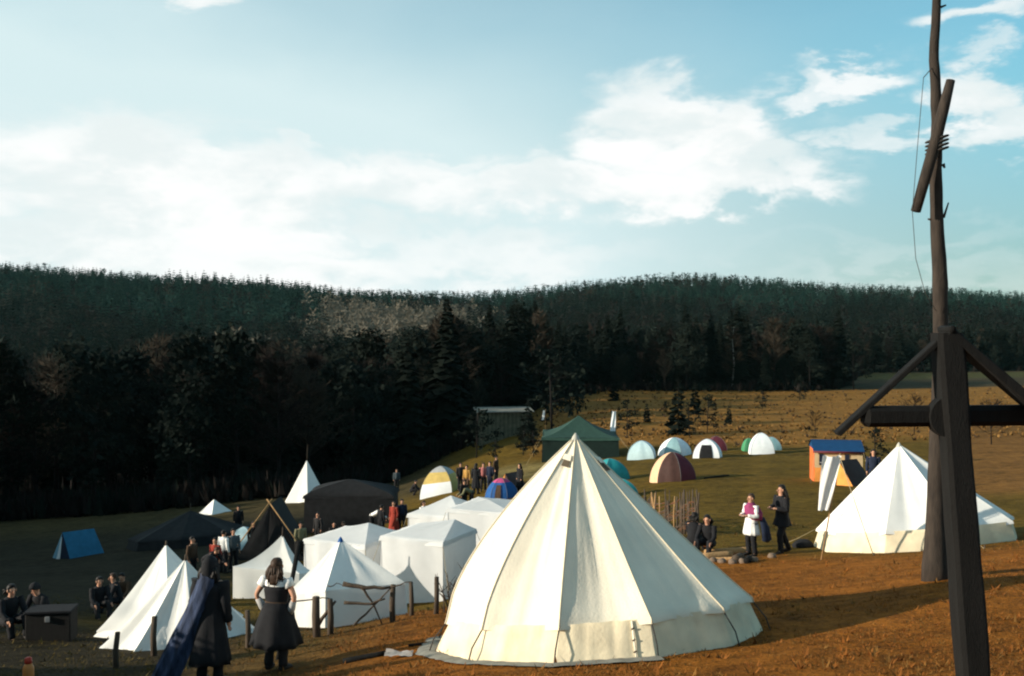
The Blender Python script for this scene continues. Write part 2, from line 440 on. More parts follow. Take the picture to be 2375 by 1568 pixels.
def pine_geo(r, h, clumps, leaves, low=.35, spread=.22, fine=1.0):
    tr = MB(); cr = MB()
    bx = r.uniform(-.05, .05) * h
    tr.tube([(0, 0, -.5), (bx * .4, 0, h * .45), (bx, 0, h * .9)], [h * .016, h * .011, .04], 5)
    for i in range(clumps):
        f = r.random(); z = h * (low + (1 - low) * f); rad = h * spread * math.sin(math.pi * (.25 + .72 * f)) * r.uniform(.3, 1.0)
        a = r.uniform(0, 6.28); c = Vector((bx * z / h + rad * math.cos(a), rad * math.sin(a), z))
        tr.tube([(bx * z / h, 0, z - h * .06), c], [h * .004, .01], 3, cap=False)
        cs = h * r.uniform(.05, .10)
        for q in range(leaves):
            d = Vector((r.gauss(0, 1), r.gauss(0, 1), r.gauss(0, .65))); p = c + d * cs * .6
            s = cs * r.uniform(.25, .5) * fine; n1 = Vector((r.gauss(0, 1), r.gauss(0, 1), r.gauss(0, 1))).normalized(); n2 = n1.orthogonal().normalized()
            cr.add([p - n1 * s, p + n2 * s * .7, p + n1 * s, p - n2 * s * .7], [(0, 1, 2, 3)])
    return tr, cr
def bare_geo(r, h, limbs, twigs, wide=.28, tl=.09, tw=.02):
    tr = MB(); cr = MB()
    b = r.uniform(-.04, .04) * h
    tr.tube([(0, 0, -.5), (b, b * .3, h * .4), (b * .4, 0, h * .8), (b, 0, h)], [h * .016, h * .012, h * .005, .015], 5)
    for i in range(limbs):
        f = r.uniform(.22, .95); z = h * f; a = r.uniform(0, 6.28)
        L_ = h * wide * (1.15 - f) * r.uniform(.7, 1.2) + .3
        d = Vector((math.cos(a), math.sin(a), r.uniform(.5, 1.1))).normalized()
        o = Vector((b * .6, 0, z)); e = o + d * L_; mid = o + d * L_ * .5 + Vector((0, 0, -.05 * L_))
        cr.tube([o, mid, e], [h * .005, h * .0035, .012], 3, cap=False)
        for q in range(twigs):
            t = r.uniform(.25, 1.1); p = o.lerp(e, t)
            dd = (d + Vector((r.gauss(0, .7), r.gauss(0, .7), r.gauss(.2, .6)))).normalized()
            l2 = h * tl * r.uniform(.6, 1.3); s = dd.orthogonal().normalized() * h * tw * .5 * r.uniform(.5, 1)
            cr.add([p - s, p + s, p + dd * l2], [(0, 1, 2)])
    return tr, cr
def pale_wood(px, y):
    k = lambda a, b, v: max(0.0, min(1.0, (v - a) / (b - a)))
    e = 70 * nz(px * .01, y * .012, 4)
    a = k(670, 790, px + e) * k(1210, 1000, px + e) * k(430, 540, y + e * .6) * k(860, 720, y)
    b = .8 * k(430, 500, px + e) * k(660, 560, px + e) * k(330, 380, y + e * .4) * k(520, 430, y)
    return .95 * max(a, b)
def near_protos():
    P = []
    for i in range(3):
        r = random.Random(20 + i); t, c = conifer_geo(r, r.uniform(13, 17), 30, 14, .3, .18)
        P.append(('spruce_tree', t.mesh('trunk', trunk_m), c.mesh('crown', conif, False)))
    for i in range(3):
        r = random.Random(40 + i); t, c = pine_geo(r, r.uniform(12, 16), 46, 56, .25, .24, .62)
        P.append(('pine_tree', t.mesh('trunk', trunk_m), c.mesh('crown', pine_m, False)))
    for i in range(3):
        r = random.Random(60 + i); t, c = bare_geo(r, r.uniform(11, 15), 60, 24, .28, .08, .010)
        P.append(('bare_tree', t.mesh('trunk', trunk_m), c.mesh('crown', twig_m if i < 2 else twig_y, False)))
    r = random.Random(70); t, c = bare_geo(r, 13, 44, 22, .20, .08, .010)
    P.append(('birch_tree', t.mesh('trunk', birch_m), c.mesh('crown', twig_y, False)))
    return P
def edge_depth(px): return float(np.interp(px, EDGE_X, EDGE_D))
TL = {'spruce_tree': ('dark pointed spruce standing in the wood behind the camp', 'tree', 'spruces in the wood behind the camp'),
      'pine_tree': ('dark round-topped pine standing in the wood behind the camp', 'tree', 'pines in the wood behind the camp'),
      'bare_tree': ('bare brown leafless tree standing in the wood behind the camp', 'tree', 'bare trees in the wood behind the camp'),
      'birch_tree': ('white-stemmed bare birch standing in the wood behind the camp', 'tree', 'birches in the wood behind the camp')}
SIDE = ('tall dark pine in the wood left of the camp', 'tree', 'pines in the wood left of the camp')
def build_forest():
    P = near_protos(); r = random.Random(5)
    cand = []
    for px in np.arange(-260, 2700, 8):
        pass
    # jittered lattice over the wooded slope
    near = []; far = []
    y = 70.0
    while y < 1120:
        step = 4.0 if y < 150 else (5.0 if y < 260 else 6.0 + (y - 260) * .004)
        x = -.62 * y
        while x < .62 * y:
            xx = x + r.uniform(-.45, .45) * step; yy = y + r.uniform(-.45, .45) * step
            px = 1187.5 + xx / yy * F
            d0 = edge_depth(px)
            if yy > d0 + r.uniform(-3, 3):
                back = (yy - d0)
                vis = -60 < px < 2435
                near.append((back if vis else 1e6 + back, xx, yy)) 
            x += step
        y += step
    near.sort()
    first = near[:285]; rest = near[285:]
    zz = groundv(np.array([a[1] for a in first]), np.array([a[2] for a in first]))
    for (bk, x, y), z in zip(first, zz):
        px = 1187.5 + x / y * F
        q = r.random()
        if 1300 < px < 1960: k = 'spruce' if q < .40 else 'pine' if q < .70 else 'bare'
        else: k = 'bare' if q < .48 else 'pine' if q < .78 else 'spruce'
        if q > .985: k = 'birch'
        c = [p for p in P if p[0].startswith(k)]; nm, tm, cm = r.choice(c)
        s = r.uniform(.7, 1.12) * (.62 if bk < 8 and r.random() < .4 else 1.0)
        if px > 2000: s *= .9
        o = thing(nm, (x, y, z - .1), *TL[nm], rz=r.uniform(0, 6.28)); o.scale = (s * r.uniform(.9, 1.15),) * 2 + (s,)
        for n2, me in (('trunk', tm), ('crown', cm)):
            ch = bpy.data.objects.new(n2, me); COL.objects.link(ch); ch.parent = o
    # the wood on the left that shades the bottom of the camp
    pines = [p for p in P if p[0] == 'pine_tree'] + [p for p in P if p[0] == 'spruce_tree']
    TT = math.tan(R_(SUN_EL)); sy = -sdir.y / math.hypot(sdir.x, sdir.y); sx = -sdir.x / math.hypot(sdir.x, sdir.y)
    for i in range(120):
        y = r.uniform(12, 84); x = -.60 * y - r.uniform(14, 46)
        if i % 5 == 0: x = -.58 * y - r.uniform(6, 14)
        g = ground(x, y)
        # where its shadow's tip should lie: short of the sunlit tents
        yl = y; xl = -10.5 if y < 34 else (-13 if y < 50 else -24)
        dist = (xl - x) / sx; zt = ground(xl, y + dist * sy) + .3 + dist * TT
        h = min(15.0, zt - g)
        if h < 3: continue
        nm, tm, cm = r.choice(pines)
        o = thing('pine_tree', (x, y, g - .1), *SIDE, rz=r.uniform(0, 6.28)); s = h / 14.5; o.scale = (max(s, .6) * 1.35, max(s, .6) * 1.35, s)
        for n2, me in (('trunk', tm), ('crown', cm)):
            ch = bpy.data.objects.new(n2, me); COL.objects.link(ch); ch.parent = o
    for i in range(16):  # low pines out of view, added to shade the lower-left corner
        y = r.uniform(8, 15.5); x = -y * .515 - r.uniform(3.0, 5.5)
        nm, tm, cm = r.choice(pines)
        o = thing('added_shade_pine', (x, y, ground(x, y) - .1), 'unseen low pine added to shade the ground by the black chest', 'tree', 'unseen pines added for shade left of the black chest', r.uniform(0, 6.28)); k = r.uniform(1.6, 2.3) / 14; o.scale = (k * 2.0, k * 2.0, k)
        for n2, me in (('trunk', tm), ('crown', cm)):
            ch = bpy.data.objects.new(n2, me); COL.objects.link(ch); ch.parent = o
    # the rest of the wood up to the ridges: one mass
    lows = []
    for i in range(4):
        q = random.Random(90 + i); t, c = conifer_geo(q, 13, 9, 6, .35, .20); lows.append((c, 0))
    for i in range(3):
        q = random.Random(95 + i); t, c = pine_geo(q, 12, 11, 9, .3, .24)
        lows.append((c, 0))
    for i in range(3):
        q = random.Random(99 + i); t, c = bare_geo(q, 11, 18, 8, .34, .13, .05); lows.append((c, 1 if i else 2))
    base = []
    for c, m in lows:
        fs = []
        for f in c.f:
            fs.append((f[0], f[1], f[2]))
            if len(f) == 4: fs.append((f[0], f[2], f[3]))
        base.append((np.array(c.v), np.array(fs), m))
    X = np.array([a[1] for a in rest]); Y = np.array([a[2] for a in rest]); Zg = groundv(X, Y)
    VS = []; FS = []; MI = []; o = 0
    for x, y, z in zip(X, Y, Zg):
        px = 1187.5 + x / y * F
        if not (-160 < px < 2540): continue
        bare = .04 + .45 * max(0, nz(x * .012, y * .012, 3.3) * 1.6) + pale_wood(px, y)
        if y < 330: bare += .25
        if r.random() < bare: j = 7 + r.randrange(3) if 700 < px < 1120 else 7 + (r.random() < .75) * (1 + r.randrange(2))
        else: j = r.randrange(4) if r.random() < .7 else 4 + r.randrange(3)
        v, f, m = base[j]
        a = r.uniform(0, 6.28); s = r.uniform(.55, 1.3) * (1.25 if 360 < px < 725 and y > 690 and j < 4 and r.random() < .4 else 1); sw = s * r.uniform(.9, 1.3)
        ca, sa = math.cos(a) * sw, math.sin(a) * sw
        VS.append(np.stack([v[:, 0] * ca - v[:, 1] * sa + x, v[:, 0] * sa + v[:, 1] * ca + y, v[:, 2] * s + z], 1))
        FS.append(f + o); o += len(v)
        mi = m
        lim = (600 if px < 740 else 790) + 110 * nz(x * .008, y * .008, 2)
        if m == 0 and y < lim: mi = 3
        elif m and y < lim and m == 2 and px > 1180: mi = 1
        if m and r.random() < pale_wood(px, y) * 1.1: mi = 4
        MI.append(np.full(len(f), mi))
    V = np.concatenate(VS); Fx = np.concatenate(FS); M = np.concatenate(MI)
    me = bpy.data.meshes.new('forest')
    me.vertices.add(len(V)); me.vertices.foreach_set('co', V.astype(np.float32).ravel())
    me.loops.add(len(Fx) * 3); me.loops.foreach_set('vertex_index', Fx.astype(np.int32).ravel())
    me.polygons.add(len(Fx)); me.polygons.foreach_set('loop_start', np.arange(0, len(Fx) * 3, 3, dtype=np.int32))
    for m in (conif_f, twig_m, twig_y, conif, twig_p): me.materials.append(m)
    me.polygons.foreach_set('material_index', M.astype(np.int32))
    me.update(calc_edges=True)
    ob = bpy.data.objects.new('forest', me); COL.objects.link(ob)
    tag(ob, 'dense dark mixed forest covering the hills up to the skyline', 'forest', kind='stuff')
    print('forest tris', len(Fx), 'trees', len(VS))
build_forest()
def undergrowth():
    r = random.Random(33); b = MB(); pts = []
    for i in range(1500):
        px = r.uniform(-150, 1330) if r.random() < .8 else r.uniform(1330, 2420)
        y = edge_depth(px) + r.uniform(-3.0, 9) - (2 if px < 1150 else 0); x = (px - 1187.5) / F * y
        pts.append((x, y))
    z = groundv(np.array([p[0] for p in pts]), np.array([p[1] for p in pts]))
    for (x, y), zz in zip(pts, z):
        h = r.uniform(.8, 2.6); m = 0 if r.random() < .6 else 1; c = Vector((x, y, zz))
        for k in range(16):
            a = r.uniform(0, 6.28); d = Vector((math.cos(a), math.sin(a), 0)); o = c + d * h * .45 * r.random() + Vector((0, 0, h * .25 * r.random()))
            w = Vector((-d.y, d.x, 0)) * h * r.uniform(.05, .16)
            b.add([o - w, o + w, o + d * h * r.uniform(-.1, .4) + Vector((0, 0, h * r.uniform(.4, .9)))], [(0, 1, 2)], m)
    o = b.build('undergrowth', [twig_m, pine_m], None, False)
    tag(o, 'dark brushy undergrowth along the edge of the wood', 'undergrowth', kind='stuff')
undergrowth()

# shrubs and young conifers on the heath
def shrub(px, py, hgt, kind, label, group=None):
    p = hit(px, py); r = random.Random(int(px * 7 + py))
    if kind == 'young_conifer': t, c = conifer_geo(r, hgt, 11, 7, .25, .24, .06)
    elif kind == 'bare_shrub': t, c = bare_geo(r, hgt, 30, 9, .5, .16, .02)
    else:
        t, c = pine_geo(r, hgt, 26, 20, .12, .42)
    o = thing(kind, p, label, 'shrub' if kind != 'young_conifer' else 'tree', group)
    t.build('trunk', trunk_m, o); c.build('crown', twig_m if kind == 'bare_shrub' else conif, o, False)
shrub(1455, 1008, 3.2, 'dark_shrub', 'broad dark evergreen bush on the heath right of the white banner')
shrub(1573, 1008, 5.4, 'young_conifer', 'tallest young conifer behind the white dome tents')
shrub(1600, 1014, 3.0, 'dark_shrub', 'dark bush at the foot of the tallest young conifer')
shrub(1640, 1004, 3.4, 'dark_shrub', 'dense rounded dark bush behind the dome tent with open door')
shrub(1612, 962, 4.2, 'young_conifer', 'slim young conifer on the upper heath behind the bushes')
shrub(1768, 952, 2.6, 'dark_shrub', 'lone dark round bush high on the heath')
shrub(1690, 987, 2.0, 'young_conifer', 'small lone seedling conifer in the middle of the heath')
shrub(1425, 930, 4.4, 'young_conifer', 'young conifer at the upper edge of the heath near the banner')
shrub(1855, 930, 4.0, 'dark_shrub', 'brownish dark bush at the top right of the heath')
shrub(1545, 962, 1.6, 'dark_shrub', 'tiny dark tuft of bush on the pale upper heath')
shrub(1500, 980, 2.0, 'young_conifer', 'small seedling conifer between banner and tallest young conifer')
shrub(1280, 1000, 8.5, 'dark_shrub', 'tall dark tree clump left of the green marquee')
shrub(1320, 965, 7.5, 'dark_shrub', 'dark tree clump behind the peak of the green marquee')
shrub(1225, 1035, 4.5, 'young_conifer', 'dark conifer beside the right end of the grey shed')
shrub(1213, 1056, 2.8, 'dark_shrub', 'dark bush in front of the grey shed')
shrub(1238, 1060, 2.6, 'dark_shrub', 'low dark bush left of the green marquee wall')
shrub(1150, 1066, 1.8, 'dark_shrub', 'dark thicket bush below the left end of the grey shed')
shrub(1105, 1062, 4.6, 'dark_shrub', 'dark thicket at the forest corner behind the group of people')
shrub(1890, 1010, 2.0, 'bare_shrub', 'dead brown heather bush behind the house tent')
shrub(2120, 1010, 3.2, 'bare_shrub', 'brown leafless bush on the heath behind the wooden cross')
shrub(2300, 1030, 3.0, 'bare_shrub', 'brown leafless bush on the heath at the right edge')
shrub(2030, 1082, 2.4, 'dark_shrub', 'black round bush between the house tent and the right bell tent')
shrub(1980, 905, 9.0, 'dark_shrub', 'dark tree clump at the corner of the far olive field')

def clumps():
    r = random.Random(12); b = MB(); g = MB()
    pts = []
    for i in range(2600):
        y = math.exp(r.uniform(math.log(78), math.log(195))); px = r.uniform(1230, 2420)
        x = (px - 1187.5) / F * y
        if y > edge_depth(px) + 2: continue
        pts.append((x, y))
    z = groundv(np.array([p[0] for p in pts]), np.array([p[1] for p in pts]))
    for (x, y), zz in zip(pts, z):
        s = r.uniform(.14, .42); m = 0 if r.random() < .80 else 1
        for k in range(6):
            a = r.uniform(0, 6.28); d = Vector((math.cos(a), math.sin(a), 0)); o = Vector((x, y, zz)) + d * s * .3 * r.random()
            w = Vector((-d.y, d.x, 0)) * s * .30
            b.add([o - w, o + w, o + d * s * .6 + Vector((0, 0, s * r.uniform(.5, 1)))], [(0, 1, 2)], m)
    o = b.build('heather', [mat('heather_gold', (.20, .105, .030), .95, .35, 2), mat('heather_dark', (.055, .035, .020), .95, .3, 2)], None, False)
    tag(o, 'golden brown heather and dry grass tussocks covering the heath', 'heather', kind='stuff')
    # short turf in the foreground
    pts = []
    for i in range(38000):
        y = math.exp(r.uniform(math.log(9.5), math.log(34))); x = r.uniform(-.56, .56) * y
        pts.append((x, y))
    z = groundv(np.array([p[0] for p in pts]), np.array([p[1] for p in pts]))
    for (x, y), zz in zip(pts, z):
        if nz(x * .6, y * .6, 1) < -.12 and r.random() < .8: continue
        s = r.uniform(.025, .06) * (2.2 if r.random() < .05 else 1)
        right = x > -3 + nz(x * .3, y * .3) * 3 and y < 26
        m = (0 if r.random() < .62 else 1) if right else (2 if x < -4.5 or r.random() < .4 else 1)  # far left only dark olive, painting in the corner's shade
        for k in range(4):
            a = r.uniform(0, 6.28); d = Vector((math.cos(a), math.sin(a), 0)); o = Vector((x, y, zz - .01)) + d * s * .5 * r.random()
            w = Vector((-d.y, d.x, 0)) * s * .16
            g.add([o - w, o + w, o + d * s * r.uniform(.3, 1.1) + Vector((0, 0, s * r.uniform(.4, 1)))], [(0, 1, 2)], m)
    o = g.build('grass', [mat('grass_rust', (.19, .066, .012), .95, .35, 1.5), mat('grass_straw', (.15, .070, .016), .95, .35, 1.5), mat('grass_olive', (.075, .052, .012), .95, .35, 1.5)], None, False)
    tag(o, 'short dry brown grass on the foreground slope', 'grass', kind='stuff')
clumps()

# ------------------------------------------------------------------ tents
def ngon(n, R, a0=0.0, sx=1, sy=1):
    # angle 0 points to the camera (-Y), growing to the right (+X)
    return [(R * sx * math.sin(a0 + 2*math.pi*k/n), -R * sy * math.cos(a0 + 2*math.pi*k/n)) for k in range(n)]
def panel(A, B, nt, sagf, fold, seed, out, row_s):
    G = []
    for i in range(len(A)):
        row = []
        for j in range(nt + 1):
            t = j / nt; p = A[i].lerp(B[i], t); w = math.sin(math.pi * t)
            s = row_s[i]
            d = sagf * w * s
            if fold:
                d += fold * w ** .6 * (nz(t * 7 + seed * 3.1, s * 1.1, seed) + .5 * nz(t * 16 + seed, s * 2.2, seed + 5)) * min(1, s * 2)
            row.append(p - out * d)
        G.append(row)
    return G
def ropes(parent, a, b, r=.008, m=None, peg=True):
    k = MB(); k.tube([a, a.lerp(b, .5) - Vector((0, 0, .03)), b], r, 4); k.build('guy_rope', m or rope_m, parent)
    if peg:
        q = MB(); d = (a - b).normalized(); q.tube([b + Vector((0, 0, .10)) - d * .03, b - Vector((0, 0, .15))], [.018, .010], 5); q.build('tent_peg', wood_grey, parent)
def tent(name, label, c, base, wall, H, mats, cat='tent', group=None, apex=(0, 0), conc=1.0, sag=.05, fold=.012, flare=1.03, rows=12, nt=8,
         wallmats=None, overhang=.05, guys=0, pole=0.0, flap=None, wallfold=.02, cap=None, tilt=True, scallop=0.0, wall_in=.975, wallfirst=None, seams=None, guylen=1.1, flap_ks=None):
    o = thing(name, c, label, cat, group)
    n = len(base)
    gz = [ground(c.x + b[0] * 1.02, c.y + b[1] * 1.02) - c.z for b in base]
    # the plane the eave follows
    A = np.array([(b[0], b[1], 1) for b in base]); sol = np.linalg.lstsq(A, np.array(gz), rcond=None)[0]
    pl = lambda x, y: (sol[0] * x + sol[1] * y + sol[2]) if tilt else sol[2]
    top = Vector((apex[0], apex[1], H))
    cols = []; wcols = []
    rs = [(i / (rows - 1)) for i in range(rows)]
    for k, b in enumerate(base):
        e = Vector((b[0], b[1], pl(*b) + wall)) if wall > 0 else Vector((b[0], b[1], gz[k] - .03))
        col = []
        for s in rs:
            s2 = .015 + .985 * s
            x = top.x + (e.x - top.x) * s2; y = top.y + (e.y - top.y) * s2
            z = e.z + (top.z - e.z) * (1 - s2) ** (conc(k, n) if callable(conc) else conc)
            col.append(Vector((x, y, z)))
        if wall > 0 and overhang:
            d = Vector((e.x - top.x, e.y - top.y, 0)).normalized()
            col.append(e + d * overhang * .35 + Vector((0, 0, -overhang)))
        cols.append(col)
        if wall > 0:
            w = []
            for q in range(5):
                t = q / 4
                bx = b[0] * (wall_in + (flare - wall_in) * t); by = b[1] * (wall_in + (flare - wall_in) * t)
                zt = pl(*b) + wall - .012; zb = ground(c.x + bx, c.y + by) - c.z - .02
                w.append(Vector((bx, by, zt + (zb - zt) * t)))
            wcols.append(w)
    rs2 = rs + ([1.0] if (wall > 0 and overhang) else [])
    for k in range(n):
        k2 = (k + 1) % n
        mid = Vector(((base[k][0] + base[k2][0]) / 2, (base[k][1] + base[k2][1]) / 2, 0)).normalized()
        nrm = (mid + Vector((0, 0, .8))).normalized()
        G = panel(cols[k], cols[k2], nt, sag(k) if callable(sag) else sag, fold, k * 1.7 + c.x, nrm, rs2)
        if scallop:
            for j in range(nt + 1):
                up = scallop * math.sin(math.pi * j / nt) * (1 + .5 * nz(k * 3.3, 1, 1))
                for q in range(len(G) - 3, len(G)): G[q][j] = G[q][j] + Vector((0, 0, up * (1 if q >= len(G) - 2 else .5)))
        b = MB(); b.grid(G); b.build('roof_panel', mats[k % len(mats)], o)
        if seams:
            sb = MB(); sb.tube([p + (Vector((p.x - top.x, p.y - top.y, 0)).normalized() if i else Vector((0, 0, 0))) * .004 for i, p in enumerate(cols[k])], .012, 4); sb.build('seam', seams, o)
        if wall > 0:
            W = panel(wcols[k], wcols[k2], max(nt, 10), -.02, wallfold, k * 2.9 + c.y, mid, [.35, .6, .9, 1.0, .8])
            b = MB(); b.grid(W); b.build('wall_panel', (wallmats or mats)[k % len(wallmats or mats)], o)
            if flap and (flap_ks is None or k in flap_ks):
                f = MB(); rows_ = []
                for q, (rr, zz) in enumerate(((1.0, .02), (1.05, .045), (1.12, .02))):
                    rows_.append([Vector((W[-1][j].x * rr, W[-1][j].y * rr, 0)) for j in range(len(W[-1]))])
                    for j, p in enumerate(rows_[-1]): p.z = ground(c.x + p.x, c.y + p.y) - c.z + zz + .012 * nz(p.x * 4, p.y * 4, q)
                f.grid(rows_); f.build('mud_flap', flap, o)
        if guys and (k % guys == 0):
            e = cols[k][-1 if not overhang else -2]; d = Vector((e.x, e.y, 0)).normalized()
            g = e + d * guylen; g.z = ground(c.x + g.x, c.y + g.y) - c.z
            ropes(o, e.copy(), g)
    if cap:
        b = MB(); b.rings([[Vector((top.x + rr * math.cos(a), top.y + rr * math.sin(a), H + dz)) for a in [2*math.pi*i/10 for i in range(10)]] for rr, dz in ((.10, -.13), (.085, -.09), (.045, .0), (.01, .05))]); b.build('cap', cap, o)
    if pole:
        b = MB(); b.tube([(top.x, top.y, H - .1), (top.x + .06 * pole, top.y, H + pole)], [.03, .018], 6); b.build('pole', wood_grey, o)
    return o, cols, wcols

# the big bell tent in front
cB = on(1384, 14.9)
apx = at_depth(1335, 1012, 14.9) - cB
big, bc, bw = tent('bell_tent', 'big cream bell tent with low wall standing on the foreground slope', cB, ngon(12, 2.27, R_(13)), .47, apx.z, [canvas],
    apex=(apx.x, 0), conc=lambda k, n: 1.04 - .42 * max(0, -math.sin(R_(13) + 2*math.pi*k/n)), sag=lambda k: .07 if k < 4 else .14, fold=.034, rows=22, nt=16, wallmats=[canvas_low], overhang=.06, guys=0, flap_ks=(7, 8, 9, 10, 11), flap=mat('mud_flap_cloth', (.20, .19, .16), .8, .25, 6),
    cap=mat('cap_cloth', (.42, .40, .34), .9, .1, 5), scallop=.05, wallfold=.06, guylen=.75, flare=1.075, seams=mat('seam_tape', (.60, .52, .38), .9, .1, 8))
def patch_on(parent, cols, k, s0, s1, t0, t1, name, m, off=.02, nt=5):
    a = cols[k]; b = cols[(k + 1) % len(cols)]; n = len(a)
    def at(col, s):
        f = s * (n - 1); i = min(int(f), n - 2); return col[i].lerp(col[i+1], f - i)
    G = []
    mid = (a[-1] + b[-1]) / 2; out = Vector((mid.x, mid.y, 0)).normalized() + Vector((0, 0, .5))
    for i in range(5):
        s = s0 + (s1 - s0) * i / 4; row = []
        for j in range(nt + 1):
            t = t0 + (t1 - t0) * j / nt; row.append(at(a, s).lerp(at(b, s), t) + out * off)
        G.append(row)
    q = MB(); q.grid(G); return q.build(name, m, parent)
# vents under the cap, front door toggles
for k, (t0, t1) in ((10, (.25, .75)), (1, (.2, .8))):
    patch_on(big, bc, k, .13, .19, t0, t1, 'vent', mat('vent_mesh', (.10, .075, .05), .9, .2, 8), .012)
    patch_on(big, bc, k, .115, .15, t0 - .1, t1 + .1, 'vent_hood', canvas, .03)
wf = lambda k, t, f, off: (bw[k][0].lerp(bw[k][-1], f)).lerp(bw[(k + 1) % 12][0].lerp(bw[(k + 1) % 12][-1], f), t) * 1.0 + Vector((0, -off, 0))
b = MB(); b.tube([wf(11, .80, .02, .01), wf(11, .80, .5, .02), wf(11, .81, 1, .02)], .012, 5); b.build('door_seam', canvas, big)
for q in range(3):
    b = MB(); p_ = wf(11, .80, .2 + .28 * q, .03); b.tube([p_ - Vector((.02, 0, .01)), p_ + Vector((.02, 0, .01))], .010, 5); b.build('toggle', wood_grey, big)
for k in range(12):
    # storm ties hanging at each eave corner
    e = bc[k][-1]; b = MB(); d = Vector((e.x, e.y, 0)).normalized()
    g = bw[k][-1] + d * .10
    b.tube([e, e.lerp(g, .5) + d * .05, g], .010, 4); b.build('tie', dark_rope, big)
# bell tent at right
cR = on(2122, 26.6)
apR = at_depth(2085, 1030, 26.6) - cR
rt, rc, rw = tent('bell_tent', 'white bell tent with cream wall standing behind the tall pole', cR, ngon(9, 2.55, R_(4), 1.0, .95), .50, apR.z, [white_c], apex=(apR.x, .0),
    sag=.20, fold=.03, rows=16, nt=12, wallmats=[canvas_low], overhang=.06, guys=3, cap=mat('cap_cloth', (.42, .40, .34)), scallop=.03, guylen=1.0)
rt['group'] = big['group'] = 'bell tents'
# pyramid tents at left
cA = on(400, 23.6)
a = at_depth(385, 1262, 23.6) - cA
tent('pyramid_tent', 'white peaked tent behind the one whose front the cloaked man hides', cA, [(-1.45, -.9), (.4, -1.5), (1.7, -.2), (1.3, 1.3), (-.8, 1.2)], .20, a.z, [white_c], apex=(a.x, 0), conc=1.12, sag=.16, fold=.07, pole=.08, overhang=.03, wallmats=[white_c], group='white peaked tents at the left fence', nt=12, flare=1.06)
cBt = on(432, 20.6)
a = at_depth(430, 1296, 20.6) - cBt
tent('pyramid_tent', 'white peaked tent beside the cloaked man, wrinkled front face to the fence', cBt, [(-1.65, -.55), (-.75, -1.0), (.45, -.95), (1.5, -.1), (1.2, 1.1), (-.9, 1.0)], 0, a.z, [white_c], apex=(a.x, 0), conc=1.1, sag=.16, fold=.08, pole=.08, group='white peaked tents at the left fence', nt=12)
cC = on(795, 23.0)
a = at_depth(790, 1250, 23.0) - cC
tent('pyramid_tent', 'white peaked tent with blue cap behind the rustic post fence', cC, [(-1.15, -.7), (-.2, -1.15), (1.5, -.5), (1.3, 1.0), (-.4, 1.5), (-1.3, .6)], .75, a.z, [white_c], apex=(a.x, 0), conc=1.0, sag=.10, fold=.05, cap=blue_d, overhang=.03, flare=1.02, wallfold=.04, wall_in=.99, group='white peaked tents at the left fence', nt=12)
cD = on(650, 32.5)
a = at_depth(655, 1240, 32.5) - cD
tent('swept_tent', 'small white tent with swept concave roof behind the woman', cD, [(-1.42, -.55), (.75, -.7), (1.0, .8), (-.9, 1.0)], 1.0, a.z, [white_c], apex=(a.x, 0), conc=1.75, sag=.12, fold=.04, pole=.25, overhang=.02, flare=1.0, wall_in=.995, wallfold=.04, group='white peaked tents at the left fence')
# white gazebos
def gazebo(label, px, d, w, apx_y, eave, rot, px_apex=None, conc=1.25):
    c = on(px, d); a = at_depth(px_apex or px, apx_y, d) - c
    o, _, _ = tent('gazebo', label, c, ngon(4, w / math.sqrt(2), R_(rot)), eave, a.z, [gaz_c], 'gazebo', 'white gazebos in the middle of the camp', apex=(a.x, 0), conc=conc, sag=.08, fold=.02, rows=10, nt=10,
                   overhang=.16, flare=1.0, wall_in=.985, wallfold=.13, tilt=False, scallop=.03)
    for q in ngon(4, w / math.sqrt(2) * .97, R_(rot)):
        b = MB(); b.tube([Vector((q[0], q[1], ground(c.x + q[0], c.y + q[1]) - c.z - .1)), Vector((q[0], q[1], eave - .02))], .022, 6); b.build('leg', grey_c, o)
    for q in ngon(4, w / math.sqrt(2) * 1.0, R_(rot)):
        g = Vector((q[0] * 1.45, q[1] * 1.45, 0)); g.z = ground(c.x + g.x, c.y + g.y) - c.z; ropes(o, Vector((q[0], q[1], eave)), g)
    return o
gazebo('white gazebo, left one of the two in front', 822, 36, 2.6, 1212, 2.15, 20, 855)
gazebo('white gazebo with long hanging curtain walls beside the big bell tent', 995, 34.6, 2.45, 1204, 2.2, 20, 1055, 1.1)
gazebo('white gazebo with sharp peak behind the two front gazebos', 1040, 43, 2.6, 1149, 2.0, 22, 1046, 1.1)
gazebo('white gazebo half hidden behind the edge of the big bell tent', 1150, 41, 3.0, 1158, 2.0, 22, 1132)
# far white pyramid and the black tents
cW = on(711, 78)
a = at_depth(711, 1067, 78) - cW
tent('pyramid_tent', 'tall white pyramid tent at the edge of the dark forest', cW, ngon(6, 1.95, R_(12), 1, .9), 0, a.z, [white_c], conc=1.04, sag=.05, fold=.02, pole=1.2, rows=8)
cS = on(495, 74)
a = at_depth(494, 1158, 74) - cS
tent('pyramid_tent', 'small white pyramid tent half hidden by black tents', cS, ngon(4, 1.35, R_(10)), 0, a.z, [white_c], conc=1.05, sag=.05, fold=.02, rows=8)
cK = on(440, 55)
tent('black_tent', 'large black tent below the small white pyramid tent', cK, ngon(8, 3.3, R_(10), 1.0), .5, 1.75, [black_c], conc=1.0, sag=.1, fold=.04, rows=8, pole=.4, group='black scout tents')
cK2 = on(812, 57)
tent('black_marquee', 'long black marquee with flat roof behind the white gazebos', cK2, [(-2.45, -1.2), (2.6, -1.2), (2.6, 1.6), (-2.45, 1.6)], 1.85, 2.75, [black_c], 'tent', conc=.7, sag=.08, fold=.02, tilt=False, overhang=.15, flare=1.0)
